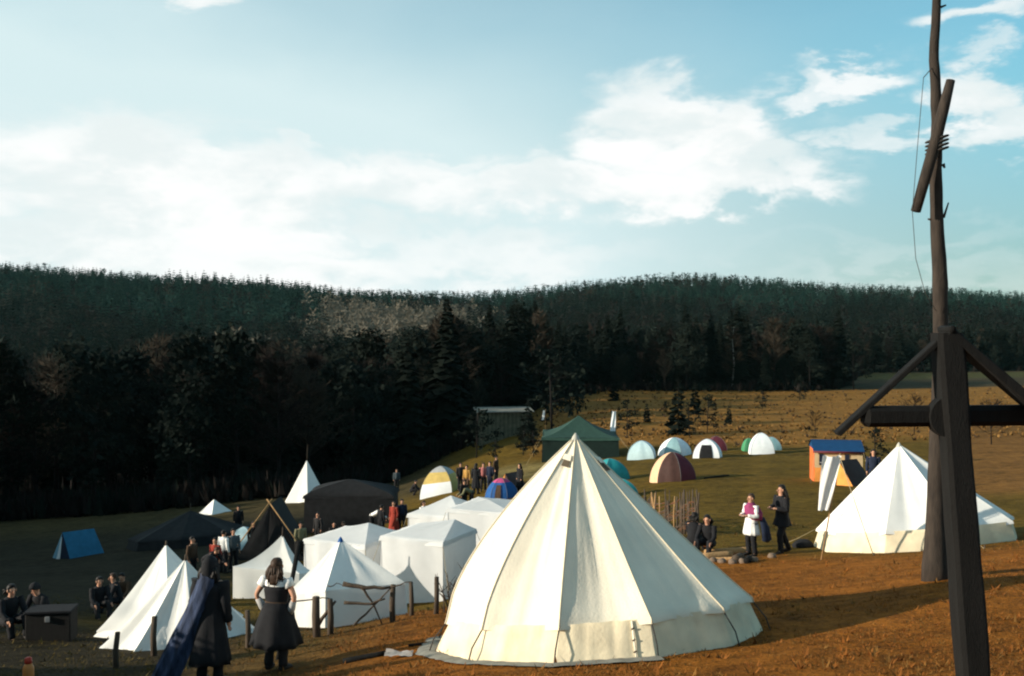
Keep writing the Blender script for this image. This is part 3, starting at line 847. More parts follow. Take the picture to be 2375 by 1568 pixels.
def ridge_tent(name, label, c, L_, W_, H, rz, mats, ends, group=None, poles=False, flap=None):
    o = thing(name, c, label, 'tent', group, rz)
    M = Matrix.Rotation(rz, 3, 'Z')
    def g(x, y):
        w = M @ Vector((x, y, 0)); return ground(c.x + w.x, c.y + w.y) - c.z - .02
    def quad(p00, p10, p11, p01, nm, m, sag=.05, sd=0):
        n = (p10 - p00).cross(p01 - p00).normalized(); G = []
        for i in range(8):
            v = i / 7; row = []
            for j in range(9):
                u = j / 8; p = p00.lerp(p10, u).lerp(p01.lerp(p11, u), v)
                row.append(p + n * (sag * math.sin(math.pi * u) * math.sin(math.pi * v) + .02 * nz(u * 5 + sd, v * 3, sd)))
            G.append(row)
        b = MB(); b.grid(G); return b.build(nm, m, o)
    x0, x1, y0, y1 = -W_/2, W_/2, -L_/2, L_/2
    fl, fr = Vector((x0, y0, g(x0, y0))), Vector((x1, y0, g(x1, y0))); bl, br = Vector((x0, y1, g(x0, y1))), Vector((x1, y1, g(x1, y1)))
    tf, tb = Vector((0, y0 + .08, H)), Vector((0, y1 - .08, H * .95))
    quad(fl, bl, tb, tf, 'roof_panel', mats[0], -.06, 1); quad(br, fr, tf, tb, 'roof_panel', mats[1], -.06, 2)
    mf = Vector((x0 * .12, y0 - .02, fl.z))
    quad(fl, mf, tf, tf, 'door_flap', ends[0], .03, 3); quad(mf + Vector((.05, 0, 0)), fr, tf, tf, 'door_flap', ends[1], .03, 4); quad(br, bl, tb, tb, 'end_panel', ends[0], .03, 5)
    if flap:
        quad(mf + Vector((-.28, -.05, 0)), mf + Vector((.12, -.06, 0)), tf + Vector((.02, -.03, -.25)), tf + Vector((-.03, -.03, -.25)), 'rolled_flap', flap, .04, 7)
    if poles:
        for s in (-1, 1):
            b = MB(); b.tube([Vector((s * W_ * .62, y0 - .25, g(s * W_ * .6, y0 - .25))), Vector((-s * .12, y0 - .12, H + .28))], .03, 6); b.build('pole', wood_pale, o)
    return o
ridge_tent('ridge_tent', 'blue ridge tent with pale front flap in the shade at left', hit(182, 1290), 1.9, 1.8, 1.4, R_(-38), [lblue, blue_c], [lblue, navy], flap=white_n)
ridge_tent('black_tent', 'black ridge tent with crossed wooden poles in front', hit(640, 1292), 3.2, 3.1, 2.75, R_(4), [black_c, black_c], [black_c, black_c], poles=True, group='black scout tents')
ridge_tent('ridge_tent', 'orange ridge tent pitched in front of the house tent', hit(1966, 1122), 1.8, 1.7, 1.22, R_(-50), [orange_c, brown_c], [orange_c, orange_c])  # right roof panel is brown, its shadow side painted in
ridge_tent('ridge_tent', 'small orange tent behind the blue dome tent', hit(1186, 1134), 1.6, 1.3, 1.0, R_(-30), [orange_c, brown_c], [orange_c, brown_c])

def dome(name, label, c, w, d_, H, rz, mats, n=4, door=None, doormat=None, group=None, stripes=None, pw=.98):
    o = thing(name, c, label, 'tent', group, rz)
    M = Matrix.Rotation(rz, 3, 'Z'); cols = []
    base = [(w / 2 * math.sin(2*math.pi*(k+.5)/n) * (1.2 if n == 4 else 1), -d_ / 2 * math.cos(2*math.pi*(k+.5)/n) * (1.2 if n == 4 else 1)) for k in range(n)]
    rows = 11
    for b in base:
        wv = M @ Vector((b[0], b[1], 0)); gz = ground(c.x + wv.x, c.y + wv.y) - c.z - .03
        col = []
        for i in range(rows):
            a = (i / (rows - 1)) * math.pi / 2
            f = max(.01, math.sin(a) ** 1.18); z = gz + (H - gz) * max(0, math.cos(a)) ** pw
            col.append(Vector((b[0] * f, b[1] * f, z)))
        cols.append(col)
    rs = [i / (rows - 1) for i in range(rows)]
    for k in range(n):
        k2 = (k + 1) % n
        mid = Vector(((base[k][0] + base[k2][0]) / 2, (base[k][1] + base[k2][1]) / 2, 0)).normalized()
        G = panel(cols[k], cols[k2], 8, -.07, .06, k + c.x, mid, rs)
        mm = mats[k % len(mats)]
        if stripes and k in stripes:
            for a0, a1, m2 in stripes[k]:
                b = MB(); b.grid(G[a0:a1 + 1]); b.build('panel', m2, o)
        else:
            b = MB(); b.grid(G); b.build('panel', mm, o)
        pb = MB(); pb.tube(cols[k], .012, 5); pb.build('tent_pole', mat('dome_pole', (.12, .12, .12), .6), o)
        if door and k in door:
            s0, s1, t0, t1 = door[k]
            i0, i1 = int(s0 * 10), int(s1 * 10); j0, j1 = int(t0 * 8), int(t1 * 8)
            b = MB(); b.grid([[p + mid * .03 + Vector((0, 0, .01)) for p in r[j0:j1 + 1]] for r in G[i0:i1 + 1]]); b.build('door', doormat or black_c, o)
    return o
dg = 'dome tents in a row at the heath edge'
dome('dome_tent', 'pale blue dome tent, nearest to the green marquee', hit(1488, 1064), 2.3, 2.2, 1.32, R_(-12), [white_n, pale_blue, grey_teal, white_n], group=dg, stripes={3: [(0, 10, pale_blue)]})
dome('dome_tent', 'white and grey-teal striped dome tent, second from the green marquee', hit(1565, 1056), 2.5, 2.3, 1.32, R_(-18), [white_n, grey_teal, white_n, white_n], n=6, group=dg)
dome('dome_tent', 'white dome tent with its dark front door open', hit(1640, 1060), 2.2, 2.1, 1.28, R_(-16), [white_n, grey_teal, maroon_c, white_n], door={3: (.5, 1.0, .25, .75)}, group=dg)  # black door patch paints in the dark of the open doorway
dome('dome_tent', 'maroon dome tent peeking out behind the open white one', on(1662, 76), 1.6, 1.7, 1.12, 0, [maroon_c], group=dg)
dome('dome_tent', 'tall white dome tent standing apart, rightmost of the row', hit(1766, 1052), 2.0, 1.9, 1.50, R_(-8), [grey_teal, grey_teal, white_n, white_n], group=dg)
dome('dome_tent', 'low green dome tent behind the left edge of the rightmost white one', on(1738, 75), 1.1, 1.3, .95, 0, [green_n], group=dg)
dome('dome_tent', 'low grey-blue dome tent behind the right edge of the rightmost white one', on(1790, 75), 1.5, 1.4, .95, 0, [grey_teal], group=dg)
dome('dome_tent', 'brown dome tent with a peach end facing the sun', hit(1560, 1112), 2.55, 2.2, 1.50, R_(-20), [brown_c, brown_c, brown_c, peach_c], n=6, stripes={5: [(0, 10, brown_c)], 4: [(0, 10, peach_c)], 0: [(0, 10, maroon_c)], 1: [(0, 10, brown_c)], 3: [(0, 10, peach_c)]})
dome('dome_tent', 'dark teal dome tent beside the upper edge of the big bell tent', on(1415, 58), 2.0, 2.0, 1.35, R_(25), [teal_d, teal_d, teal_c, teal_c])
dome('dome_tent', 'small turquoise dome tent at the stakes behind the big bell tent', on(1442, 49), 1.5, 1.6, .95, R_(15), [teal_c])
dome('dome_tent', 'dome tent with yellow band, grey top and white apron', hit(1022, 1143), 2.6, 2.3, 1.75, R_(-15), [yellow_c], stripes={3: [(0, 4, grey_c), (4, 7, yellow_c), (7, 10, white_n)], 0: [(0, 5, grey_c), (5, 10, yellow_c)], 2: [(0, 5, white_n), (5, 10, white_n)], 1: [(0, 10, yellow_c)]})
dome('dome_tent', 'blue dome tent with a pink top', hit(1163, 1155), 1.95, 1.8, 1.15, R_(-10), [blue_d], n=6, stripes={k: [(0, 4, pink_c), (4, 10, blue_d)] for k in range(6)}, door={5: (.5, 1, .3, .7)}, doormat=brn)
dome('dome_tent', 'small teal tent behind the dark people left of the swept white tent', hit(566, 1272), 1.6, 1.5, 1.1, 0, [grey_teal, slate, grey_teal, pale_blue])
# green marquee
cG = on(1345, 77)
a = at_depth(1342, 963, 77) - cG
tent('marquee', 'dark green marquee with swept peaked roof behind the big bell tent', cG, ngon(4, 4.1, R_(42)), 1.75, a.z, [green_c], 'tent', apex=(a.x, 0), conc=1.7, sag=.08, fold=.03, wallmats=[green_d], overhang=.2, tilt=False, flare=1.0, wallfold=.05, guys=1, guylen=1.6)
# house tent
def house_tent():
    c = hit(1938, 1112); rz = R_(-10)
    o = thing('house_tent', c, 'orange frame tent with blue roof, cream upper walls and small windows', 'tent', None, rz)
    w, d, e, H = 2.35, 2.0, 1.62, 2.05; z0 = -.1
    def wallq(p, q, z0, z1, nm, m, off=0):
        n = Vector((q.y - p.y, p.x - q.x, 0)).normalized(); G = []
        for i in range(6):
            v = i / 5; G.append([Vector((p.x + (q.x - p.x) * j / 10, p.y + (q.y - p.y) * j / 10, z0 + (z1 - z0) * v)) + n * (off + .02 * nz(j * .7, v * 2, p.x)) for j in range(11)])
        b = MB(); b.grid(G); return b.build(nm, m, o)
    P = [Vector((-w/2, -d/2, 0)), Vector((w/2, -d/2, 0)), Vector((w/2, d/2, 0)), Vector((-w/2, d/2, 0))]
    for i in range(4):
        p, q = P[i], P[(i+1) % 4]
        low = red_c if i == 3 else orange_c; up = red_c if i == 3 else cream_c
        wallq(p, q, z0, .72, 'lower_wall', low); wallq(p, q, .72, e, 'upper_wall', up)
    for x in (-.95, .30):
        f = wallq(Vector((x, -d/2, 0)), Vector((x + .22, -d/2, 0)), .85, 1.42, 'window', navy, .03)
    wallq(Vector((-w/2 + .25, -d/2, 0)), Vector((w/2 - .6, -d/2, 0)), .98, 1.0, 'window_strip', wht, .04)
    b = MB()
    ov = .12
    prof = [(-w/2 - ov, e - .06), (-w/2 + .1, e + .18), (0, H), (w/2 - .1, e + .18), (w/2 + ov, e - .06)]
    # ridge runs along the front, roof slopes to front and back
    G = []
    for (yy, zz) in ((-d/2 - ov, e - .04), (-d/2 * .5, e + .25), (0, H), (d/2 * .5, e + .25), (d/2 + ov, e - .04)):
        G.append([Vector((-w/2 - .08 + (w + .16) * j / 8, yy, zz + .012 * nz(j, yy, 1))) for j in range(9)])
    b.grid(G); b.build('roof', sky_trim, o)
    b = MB(); b.box((0, -d/2 - ov - .01, e - .09), (w + .16, .03, .10)); b.build('valance', maroon_c, o)
    for s in (-1, 1):
        g = MB(); x = s * (w/2); g.add([(x, -d/2 - .05, e), (x, d/2 + .05, e), (x, 0, H - .02), (x + s * .03, -d/2 - .05, e), (x + s * .03, d/2 + .05, e), (x + s * .03, 0, H - .02)], [(0, 1, 2), (5, 4, 3), (0, 2, 5, 3), (1, 4, 5, 2)]); g.build('gable', sky_trim, o, False)
    # side canopy in dark blue running down to the right
    b = MB(); b.grid([[Vector((w/2 + .02, -d/2 + d * j / 6, e - .02)) for j in range(7)], [Vector((w/2 + .55, -d/2 + d * j / 6, e * .5 - .06)) for j in range(7)], [Vector((w/2 + 1.15, -d/2 + d * j / 6, .05)) for j in range(7)]]); b.build('side_canopy', navy, o)
    for x in (-w/2, w/2):
        ropes(o, Vector((x, -d/2 - ov, e - .05)), Vector((x * 1.25, -d/2 - 1.0, ground(c.x + x * 1.25, c.y - d/2 - 1.0) - c.z)))
house_tent()

# ------------------------------------------------------------------ shed beyond the camp
def shed():
    c = on(1172, 104); o = thing('shed', c, 'long low grey wooden shed with pale roof edge at the forest corner', 'shed', None, R_(9))
    w, h = 5.6, 2.9
    b = MB(); b.box((0, 1.4, h / 2 - .4), (w, 2.6, h + .6)); b.build('wall', mat('shed_shadow_wood', (.03, .03, .022), .95, .2), o, False)
    n = 26; me = None
    pm = [mat('shed_board', (.09, .087, .058), .95, .3, 2), mat('shed_board_pale', (.12, .115, .08), .95, .3, 2)]
    for k in range(n):
        x = -w / 2 + w * (k + .5) / n
        b = MB(); b.box((x, .06 + .012 * (k % 2), h / 2 - .4 + rnd.uniform(-.02, .02)), (w / n * .92, .04, h + .6)); b.build('plank', pm[k % 2], o, False)
    b = MB(); b.box((0, 1.3, h + .02), (w + .5, 3.2, .09), Matrix.Rotation(R_(5), 3, 'X')); b.build('roof', mat('shed_roof', (.17, .165, .14), .9, .2), o, False)
shed()

# ------------------------------------------------------------------ wayside cross, mast
def board(mb, a, b, up, w, t, bev=.008):
    a = Vector(a); b = Vector(b); d = (b - a); L_ = d.length; d.normalize()
    n = d.cross(Vector(up)).normalized(); u = n.cross(d)
    mb.box((a + b) / 2, (L_, t, w), Matrix((d, n, u)).transposed(), bev=bev)
def cross_():
    D = 6.0
    top = at_depth(2196, 772, D); low = at_depth(2262, 1640, D)
    t = (low - top); gz = ground(low.x, D)
    foot = top + t * ((gz - .25 - top.z) / t.z); 
    o = thing('wayside_cross', Vector((foot.x, D, gz)), 'dark wooden wayside cross with little gable roof, at the right edge', 'cross')
    o0 = o.location
    L = lambda p: Vector(p) - o0
    b = MB()
    n = 14
    wv = .152
    rings = []
    for i in range(n):
        f = i / (n - 1); p = L(top.lerp(foot, f)); w = wv * (.5 + .06 * nz(f * 6)) * (1 + .12 * f); ch = w * .28
        rings.append([p + Vector(q) for q in ((-w + ch, -w, 0), (w - ch, -w, 0), (w, -w + ch, 0), (w, w - ch, 0), (w - ch, w, 0), (-w + ch, w, 0), (-w, w - ch, 0), (-w, -w + ch, 0))])
    b.rings(rings); b.build('post', wood_dark, o, False)
    a = L(at_depth(2000, 966, D)); e = a + Vector((1.04, .10, .0))
    b = MB(); board(b, a, e, (0, 0, 1), .125, .11, .028); b.build('crossbeam', wood_dark, o, False)
    # rounded braces in the four corners of the crossing
    cx = L(at_depth(2200, 966, D))
    for sx in (-1, 1):
        for sz in (-1, 1):
            b = MB(); r0 = .125; vs = []; seg = 8; k = .0
            for y in (-.04, .04):
                vs.append((cx.x, cx.y + y, cx.z))
                for i in range(seg + 1):
                    an = math.pi / 2 * i / seg
                    vs.append((cx.x + sx * r0 * math.cos(an), cx.y + y, cx.z + sz * r0 * math.sin(an)))
            m_ = seg + 2; fs = [tuple(range(m_)), tuple(range(2*m_ - 1, m_ - 1, -1))]
            for i in range(m_): fs.append((i, (i + 1) % m_, m_ + (i + 1) % m_, m_ + i))
            b.add(vs, fs); b.build('brace', wood_dark, o, False)
    tp = L(top)
    le = L(at_depth(1944, 1010, D)); re = L(at_depth(2420, 968, D))
    for ap, en, dep, thick in ((tp + Vector((.03, 0, .012)), le, .075, .034), (tp + Vector((-.02, 0, .0)), re, .16, .055)):
        dd = (en - ap).normalized(); nn = Vector((0, 1, 0)); uu = dd.cross(nn); nrm = Vector((-dd.z, 0, dd.x)); nrm = nrm if nrm.z > 0 else -nrm
        b = MB(); b.box((ap + en) / 2 + nrm * .012, ((en - ap).length, dep, thick), Matrix((dd, nn, uu)).transposed(), bev=.006); b.build('roof_board', wood_dark, o, False)
    b = MB(); b.tube([tp + Vector((0, -.085, .02)), tp + Vector((0, .085, .02))], .024, 6); b.build('ridge_cap', wood_dark, o)
cross_()
def mast():
    D = 17.5; c = on(2168, D)
    o = thing('mast', c, 'tall crooked bare tree trunk raised as a mast, short log lashed near its top', 'pole')
    L = lambda px, py, dy=0: at_depth(px, py, D + dy) - c
    ctrl = [(2168, 1352, 33), (2171, 1200, 24), (2175, 1000, 19), (2181, 850, 18), (2181, 720, 18), (2178, 600, 17.5), (2172, 480, 15.5), (2170, 390, 15), (2173, 300, 13.5), (2171, 225, 13), (2166, 140, 12), (2170, 60, 11), (2174, -40, 10), (2178, -160, 8)]
    b = MB()
    pts = [L(x, y) for x, y, w in ctrl]; rad = [.92 * w * D / F for x, y, w in ctrl]
    P = []; Rr = []
    for i in range(len(pts) - 1):
        for k in range(4):
            f = k / 4; P.append(pts[i].lerp(pts[i+1], f) + Vector((.012 * nz(i + f, 3), .012 * nz(i + f, 9), 0))); Rr.append((rad[i] * (1 - f) + rad[i+1] * f) * (1 + .10 * nz((i + f) * 2.1, 5)))
    P.append(pts[-1]); Rr.append(rad[-1]); P[0] = P[0] - Vector((0, 0, .2))
    b.tube(P, Rr, 10); b.build('trunk', bark, o)
    for (x, y, x2, y2, r) in ((2180, 20, 2194, 12, .03), (2184, 322, 2192, 316, .035), (2192, 505, 2200, 470, .025), (2188, 380, 2191, 390, .035), (2160, 352, 2150, 356, .03), (2160, 510, 2152, 508, .03), (2192, 660, 2199, 668, .03)):
        s = MB(); s.tube([L(x - (x2 - x) * .4, y), L(x2, y2)], [r, r * .5], 5); s.build('branch_stub', bark, o)
    s = MB(); s.tube([L(2205, 186, -.28), L(2190, 245, -.26), L(2168, 335, -.24), L(2145, 415, -.24), L(2124, 490, -.26)], [.075, .095, .10, .095, .085], 9); s.build('lashed_log', bark, o)
    for k in range(4):
        y = 325 + k * 9; s = MB(); ring = [L(2170, y) + Vector((.17 * math.cos(t) - .02, .24 * math.sin(t) - .10, .05 * math.cos(t))) for t in [2*math.pi*i/12 for i in range(13)]]
        s.tube(ring, .018, 4); s.build('lashing', dark_rope, o)
    s = MB(); s.tube([L(2142, 180, -.2), L(2128, 340, -.25), L(2116, 490, -.3), L(2124, 600, -.3), L(2146, 680, -.25), L(2172, 722, -.15)], .006, 4); s.build('halyard', dark_rope, o)
    s = MB(); s.tube([L(2142, 180, -.2), L(2168, 150)], .008, 4); s.build('halyard', dark_rope, o)
mast()

# ------------------------------------------------------------------ flags and cloths
def hanging(name, label, top, bot, w0, w1, m, pole=None, cat='banner'):
    # a cloth narrowing or widening downwards, hanging from its pole
    b0 = Vector((bot.x, bot.y, ground(bot.x, bot.y)))
    o = thing(name, Vector((top.x, top.y, ground(top.x, top.y))), label, cat)
    c = o.location; G = []
    for i in range(14):
        f = i / 13; p = top.lerp(bot, f) - c; w = w0 + (w1 - w0) * f
        G.append([p + Vector(((t - .5) * w, .10 * w * math.sin(t * 9 + f * 3), .05 * nz(t * 4, f * 4))) for t in [j / 9 for j in range(10)]])
    q = MB(); q.grid(G); q.build('cloth', m, o)
    if pole:
        q = MB(); q.tube([Vector((pole[0], .06, -.1)), Vector((pole[1], .06, top.z - c.z + pole[2]))], .018, 6); q.build('pole', wood_pale, o)
    return o
D = 24
hg = hanging('hanging_cloth', 'white cloth hanging in front of the orange house tent', at_depth(1930, 1058, D), at_depth(1909, 1184, D), .46, .24, white_c, (-.25, .22, .06), 'cloth')
t = at_depth(1948, 1060, D) - hg.location; g = on(2028, 24.0) - hg.location
ropes(hg, t, g, .010)
hanging('white_banner', 'narrow white banner flying on a pole beside the green marquee', at_depth(1424, 954, 78), at_depth(1421, 1000, 78), .30, .42, white_n, (.16, .22, .15))
hanging('white_banner', 'small white pennant on a pole left of the green marquee', at_depth(1262, 952, 90), at_depth(1259, 974, 90), .16, .2, white_n, (.1, .12, .1))

# ------------------------------------------------------------------ rustic fence, palisade
def bent(a, b, k, sd):
    P = []
    for i in range(7):
        f = i / 6; P.append(a.lerp(b, f) + Vector((0, .04 * nz(f * 3, sd), k * math.sin(math.pi * f) + .05 * nz(f * 4, sd + 9))))
    return P
def rustic_fence():
    posts = [(270, 1550, 1466, 13), (358, 1522, 1430, 14), (575, 1502, 1416, 12), (680, 1482, 1388, 9), (736, 1478, 1384, 18), (766, 1472, 1390, 14), (911, 1442, 1356, 13), (955, 1428, 1350, 10), (1011, 1425, 1338, 11)]
    Z = []
    o = thing('rustic_fence', hit(736, 1478), 'rustic fence of thick stakes and crooked branches before the white tents', 'fence')
    for i, (x, yb, yt, w) in enumerate(posts):
        p = hit(x, yb) - o.location; h = (yb - yt) / F * (p.y + o.location.y)
        d = (p.y + o.location.y) / F
        b = MB(); b.tube([p - Vector((0, 0, .2)), p + Vector((rnd.uniform(-.03, .03), 0, h * .5)), p + Vector((rnd.uniform(-.04, .04), 0, h))], [w * .55 * d, w * .52 * d, w * .47 * d], 8); b.build('post', wood_grey, o)
        Z.append((p, h))
    D = 19.0
    L = lambda x, y, d=D: at_depth(x, y, d) - o.location
    rails = [(795, 1354, 905, 1362, -.04, .05), (640, 1402, 770, 1388, .02, .018), (798, 1398, 893, 1390, -.06, .035), (820, 1452, 908, 1362, .0, .025), (836, 1362, 886, 1448, .10, .028), (730, 1462, 778, 1392, .0, .05),
             (290, 1500, 358, 1462, -.06, .035), (270, 1512, 330, 1490, -.03, .03), (905, 1362, 955, 1352, .02, .015), (760, 1358, 800, 1354, 0, .012)]
    for i, (x, y, x2, y2, k, r) in enumerate(rails):
        dd = 20.2 if x < 400 else D
        b = MB(); P = bent(L(x, y, dd), L(x2, y2, dd), k, i * 2.3); b.tube(P, [r * (1 - .5 * j / 6) for j in range(7)], 6); b.build('branch_rail', wood_grey, o)
rustic_fence()
# bundle of bare sticks leaning by the big tent
def sticks():
    c = hit(1042, 1420); o = thing('bare_bush', c, 'leafless twiggy bush between the white gazebo and the big bell tent', 'bush')
    r = random.Random(3)
    for i in range(11):
        a = r.uniform(-1.2, 1.2); l = r.uniform(.5, 1.1); b = MB()
        e = Vector((math.sin(a) * l * .6, r.uniform(-.2, .2), l * math.cos(a * .5))); s = Vector((r.uniform(-.1, .1), r.uniform(-.1, .1), -.05))
        P = bent(s, e, .05, i); b.tube(P, [.016 * (1 - .7 * j / 6) for j in range(7)], 5)
        for k in range(3):
            q = P[3 + k % 3]; b.tube([q, q + Vector((r.uniform(-.2, .2), r.uniform(-.1, .1), r.uniform(.05, .25)))], [.008, .003], 4)
        b.build('branch', wood_grey, o)
sticks()
def palisade():
    c = hit(1606, 1246); o = thing('stake_fence', c, 'fence of upright bare stakes with woven brushwood behind the big bell tent', 'fence')
    r = random.Random(8)
    xs = sorted([1482, 1490, 1499, 1506, 1513, 1522, 1531, 1543, 1553, 1565, 1571, 1578, 1584, 1589, 1595, 1600, 1606, 1613, 1619] + [r.uniform(1486, 1619) for q in range(14)])
    prev = None; base = []
    for i, x in enumerate(xs):
        f = (x - 1482) / (1619 - 1482); p = on(x, 36.5 - 5.2 * f) - o.location
        h = r.uniform(1.0, 1.5); w = r.uniform(.022, .042)
        b = MB(); b.tube([p - Vector((0, 0, .2)), p + Vector((r.uniform(-.03, .03), 0, h * .5)), p + Vector((r.uniform(-.06, .06), r.uniform(-.05, .05), h))], [w, w, w * .7], 6)
        b.build('stake', wood_pale if r.random() < .2 else wood_grey, o); base.append(p)
    for k in range(95):
        i = r.randrange(0, len(base) - 4); j = min(len(base) - 1, i + r.randrange(3, 8)); z = r.uniform(.05, .85)
        P = []
        for q in range(i, j + 1): P.append(base[q] + Vector((0, .04 * (1 if (q + k) % 2 else -1), z + r.uniform(-.06, .06) + .04 * (q - i))))
        b = MB(); b.tube(P, r.uniform(.010, .024), 5); b.build('brushwood', wood_grey if k % 3 else mat('red_twig', (.11, .045, .02), .9, .3), o)
palisade()

# ------------------------------------------------------------------ people
def skin_body(J, edges, rad, fingers):
    names = list(J); idx = {n: i for i, n in enumerate(names)}
    me = bpy.data.meshes.new('body')
    me.from_pydata([tuple(J[n]) for n in names], [(idx[a], idx[b]) for a, b in edges], [])
    o = bpy.data.objects.new('tmp', me); COL.objects.link(o)
    sm = o.modifiers.new('s', 'SKIN'); sm.use_smooth_shade = True
    if not me.skin_vertices: return None
    for n in names:
        d = me.skin_vertices[0].data[idx[n]]; rr = rad[n]; d.radius = rr if isinstance(rr, tuple) else (rr, rr)
        d.use_root = (n == 'pelvis')
    su = o.modifiers.new('u', 'SUBSURF'); su.levels = 1; su.render_levels = 1
    dg_ = bpy.context.evaluated_depsgraph_get()
    out = bpy.data.meshes.new_from_object(o.evaluated_get(dg_))
    bpy.data.objects.remove(o)
    return out
def loft(mb, rings, seg=14):
    # rings: (centre, rx, ry, rotation about x)
    R = []
    for c, rx, ry, ax in rings:
        M = Matrix.Rotation(ax, 3, 'X')
        R.append([Vector(c) + M @ Vector((rx * math.cos(2*math.pi*k/seg), ry * math.sin(2*math.pi*k/seg), 0)) for k in range(seg)])
    mb.rings(R)
def wrinkled(P, R=None, k=5):
    pts = []; rad = []
    for i in range(len(P) - 1):
        for j in range(k):
            f = j / k; pts.append(P[i].lerp(P[i+1], f))
            if R: rad.append((R[i] * (1 - f) + R[i+1] * f) * (1 + .10 * math.sin((i * k + j) * 2.4 + P[0].x * 9) + .06 * nz(i * k + j, P[0].z)))
    pts.append(P[-1].copy())
    if R: rad.append(R[-1])
    return pts, rad
def person(label, loc, face, h=1.74, pose='stand', top=blk, bottom=drk, hair=hair_d, longhair=0.0, coat=None, skirt=None, vest=None, hat=None, sleeves=True, group=None, detail=True, lean=0.0, arms='down', belt=None, skm=skin_m, tilt=0):
    s = h / 1.74
    o = thing('person', loc, label, 'person', group, face)
    J = {}
    V = Vector
    if pose in ('stand', 'walk', 'bend'):
        J['pelvis'] = V((0, 0, .93)); 
        st = .0 if pose != 'walk' else .20
        for sg, n in ((-1, 'r'), (1, 'l')):
            J['hip' + n] = V((sg * .095, 0, .90)); J['knee' + n] = V((sg * .11, -.03 - st * sg * .6, .49)); J['ankle' + n] = V((sg * .125, .02 - st * sg * 1.0 + (.06 if st else 0), .09)); J['toe' + n] = V((sg * .15, -.15 - st * sg * 1.0 + (.06 if st else 0), .035))
    elif pose == 'sit':
        J['pelvis'] = V((0, .05, .34))
        for sg, n in ((-1, 'r'), (1, 'l')):
            J['hip' + n] = V((sg * .10, .0, .32)); J['knee' + n] = V((sg * .17, -.40, .46)); J['ankle' + n] = V((sg * .15, -.47, .09)); J['toe' + n] = V((sg * .16, -.63, .035))
    elif pose == 'crouch':
        J['pelvis'] = V((0, .12, .36))
        for sg, n in ((-1, 'r'), (1, 'l')):
            J['hip' + n] = V((sg * .10, .08, .34)); J['knee' + n] = V((sg * .17, -.30, .46)); J['ankle' + n] = V((sg * .15, -.05, .09)); J['toe' + n] = V((sg * .17, -.21, .035))
    th = {'bend': R_(62), 'sit': R_(14), 'crouch': R_(30)}.get(pose, R_(2)) + lean
    up = V((0, -math.sin(th), math.cos(th))); pv = J['pelvis']
    fw = V((0, -math.cos(th), -math.sin(th)))
    J['waist'] = pv + up * .16; J['chest'] = pv + up * .36; J['neck'] = pv + up * .545
    hu = V((0, -math.sin(th * .6), math.cos(th * .6))); hf = V((0, -math.cos(th * .6), -math.sin(th * .6)))
    J['chin'] = J['neck'] + hu * .085 + hf * .02; J['face'] = J['neck'] + hu * .155 + hf * .018; J['crown'] = J['neck'] + hu * .235
    for sg, n in ((-1, 'r'), (1, 'l')):
        J['sh' + n] = J['neck'] + V((sg * .185, 0, 0)) - up * .05
        if arms == 'down':
            J['el' + n] = J['sh' + n] + V((sg * .055, .03, -.29)); J['wr' + n] = J['el' + n] + V((sg * .0, -.07, -.25))
        elif arms == 'front':
            J['el' + n] = J['sh' + n] + V((sg * .07, -.03, -.28)); J['wr' + n] = J['el' + n] + V((-sg * .13, -.21, .03))
        elif arms == 'akimbo':
            J['el' + n] = J['sh' + n] + V((sg * .15, .05, -.25)); J['wr' + n] = J['el' + n] + V((-sg * .09, -.06, -.19))
        else:
            J['el' + n] = J['sh' + n] + V((sg * .05, -.14, -.24)); J['wr' + n] = J['el' + n] + V((-sg * .02, -.20, -.12))
        J['hand' + n] = J['wr' + n] + (J['wr' + n] - J['el' + n]).normalized() * .09
    E = [('pelvis', 'waist'), ('waist', 'chest'), ('chest', 'neck'), ('neck', 'chin'), ('chin', 'face'), ('face', 'crown')]
    for n in 'rl': E += [('pelvis', 'hip' + n), ('hip' + n, 'knee' + n), ('knee' + n, 'ankle' + n), ('ankle' + n, 'toe' + n), ('chest', 'sh' + n), ('sh' + n, 'el' + n), ('el' + n, 'wr' + n), ('wr' + n, 'hand' + n)]
    rad = {'pelvis': (.15, .11), 'waist': (.14, .10), 'chest': (.155, .11), 'neck': .058, 'chin': .068, 'face': (.082, .10), 'crown': .062}
    for n in 'rl': rad.update({'hip' + n: .092, 'knee' + n: .058, 'ankle' + n: .042, 'toe' + n: .034, 'sh' + n: .058, 'el' + n: .043, 'wr' + n: .030, 'hand' + n: .034})
    J = {k: v * s for k, v in J.items()}; rad = {k: (tuple(q * s for q in v) if isinstance(v, tuple) else v * s) for k, v in rad.items()}
    me = skin_body(J, E, rad, detail)
    # fingers, ears and nose go into the same body mesh
    ex = MB()
    if detail:
        for sg, n in ((-1, 'r'), (1, 'l')):
            d = (J['hand' + n] - J['wr' + n]).normalized(); sd = V((0, -1, 0)) - d * (-d.y); sd = sd.normalized() if sd.length > .1 else V((1, 0, 0)); cu = d.cross(sd) * sg
            for k, (off, ln) in enumerate(((-.026, .066), (-.009, .080), (.009, .074), (.025, .058))):
                b = J['hand' + n] + sd * (-off) * s; ex.tube([b - d * .02 * s, b + d * ln * .5 * s, b + d * ln * .85 * s - cu * .02 * s], [.0095 * s, .0085 * s, .006 * s], 5)
            b = J['wr' + n] + d * .035 * s; ex.tube([b, b + sd * .045 * s + d * .02 * s, b + sd * .05 * s + d * .055 * s], [.012 * s, .010 * s, .008 * s], 5)
        fc = J['face']; ff = hf
        ex.tube([fc + (hu * .025 + ff * .085) * s, fc + (hu * -.02 + ff * .118) * s, fc + (hu * -.028 + ff * .085) * s], [.008 * s, .016 * s, .008 * s], 5)
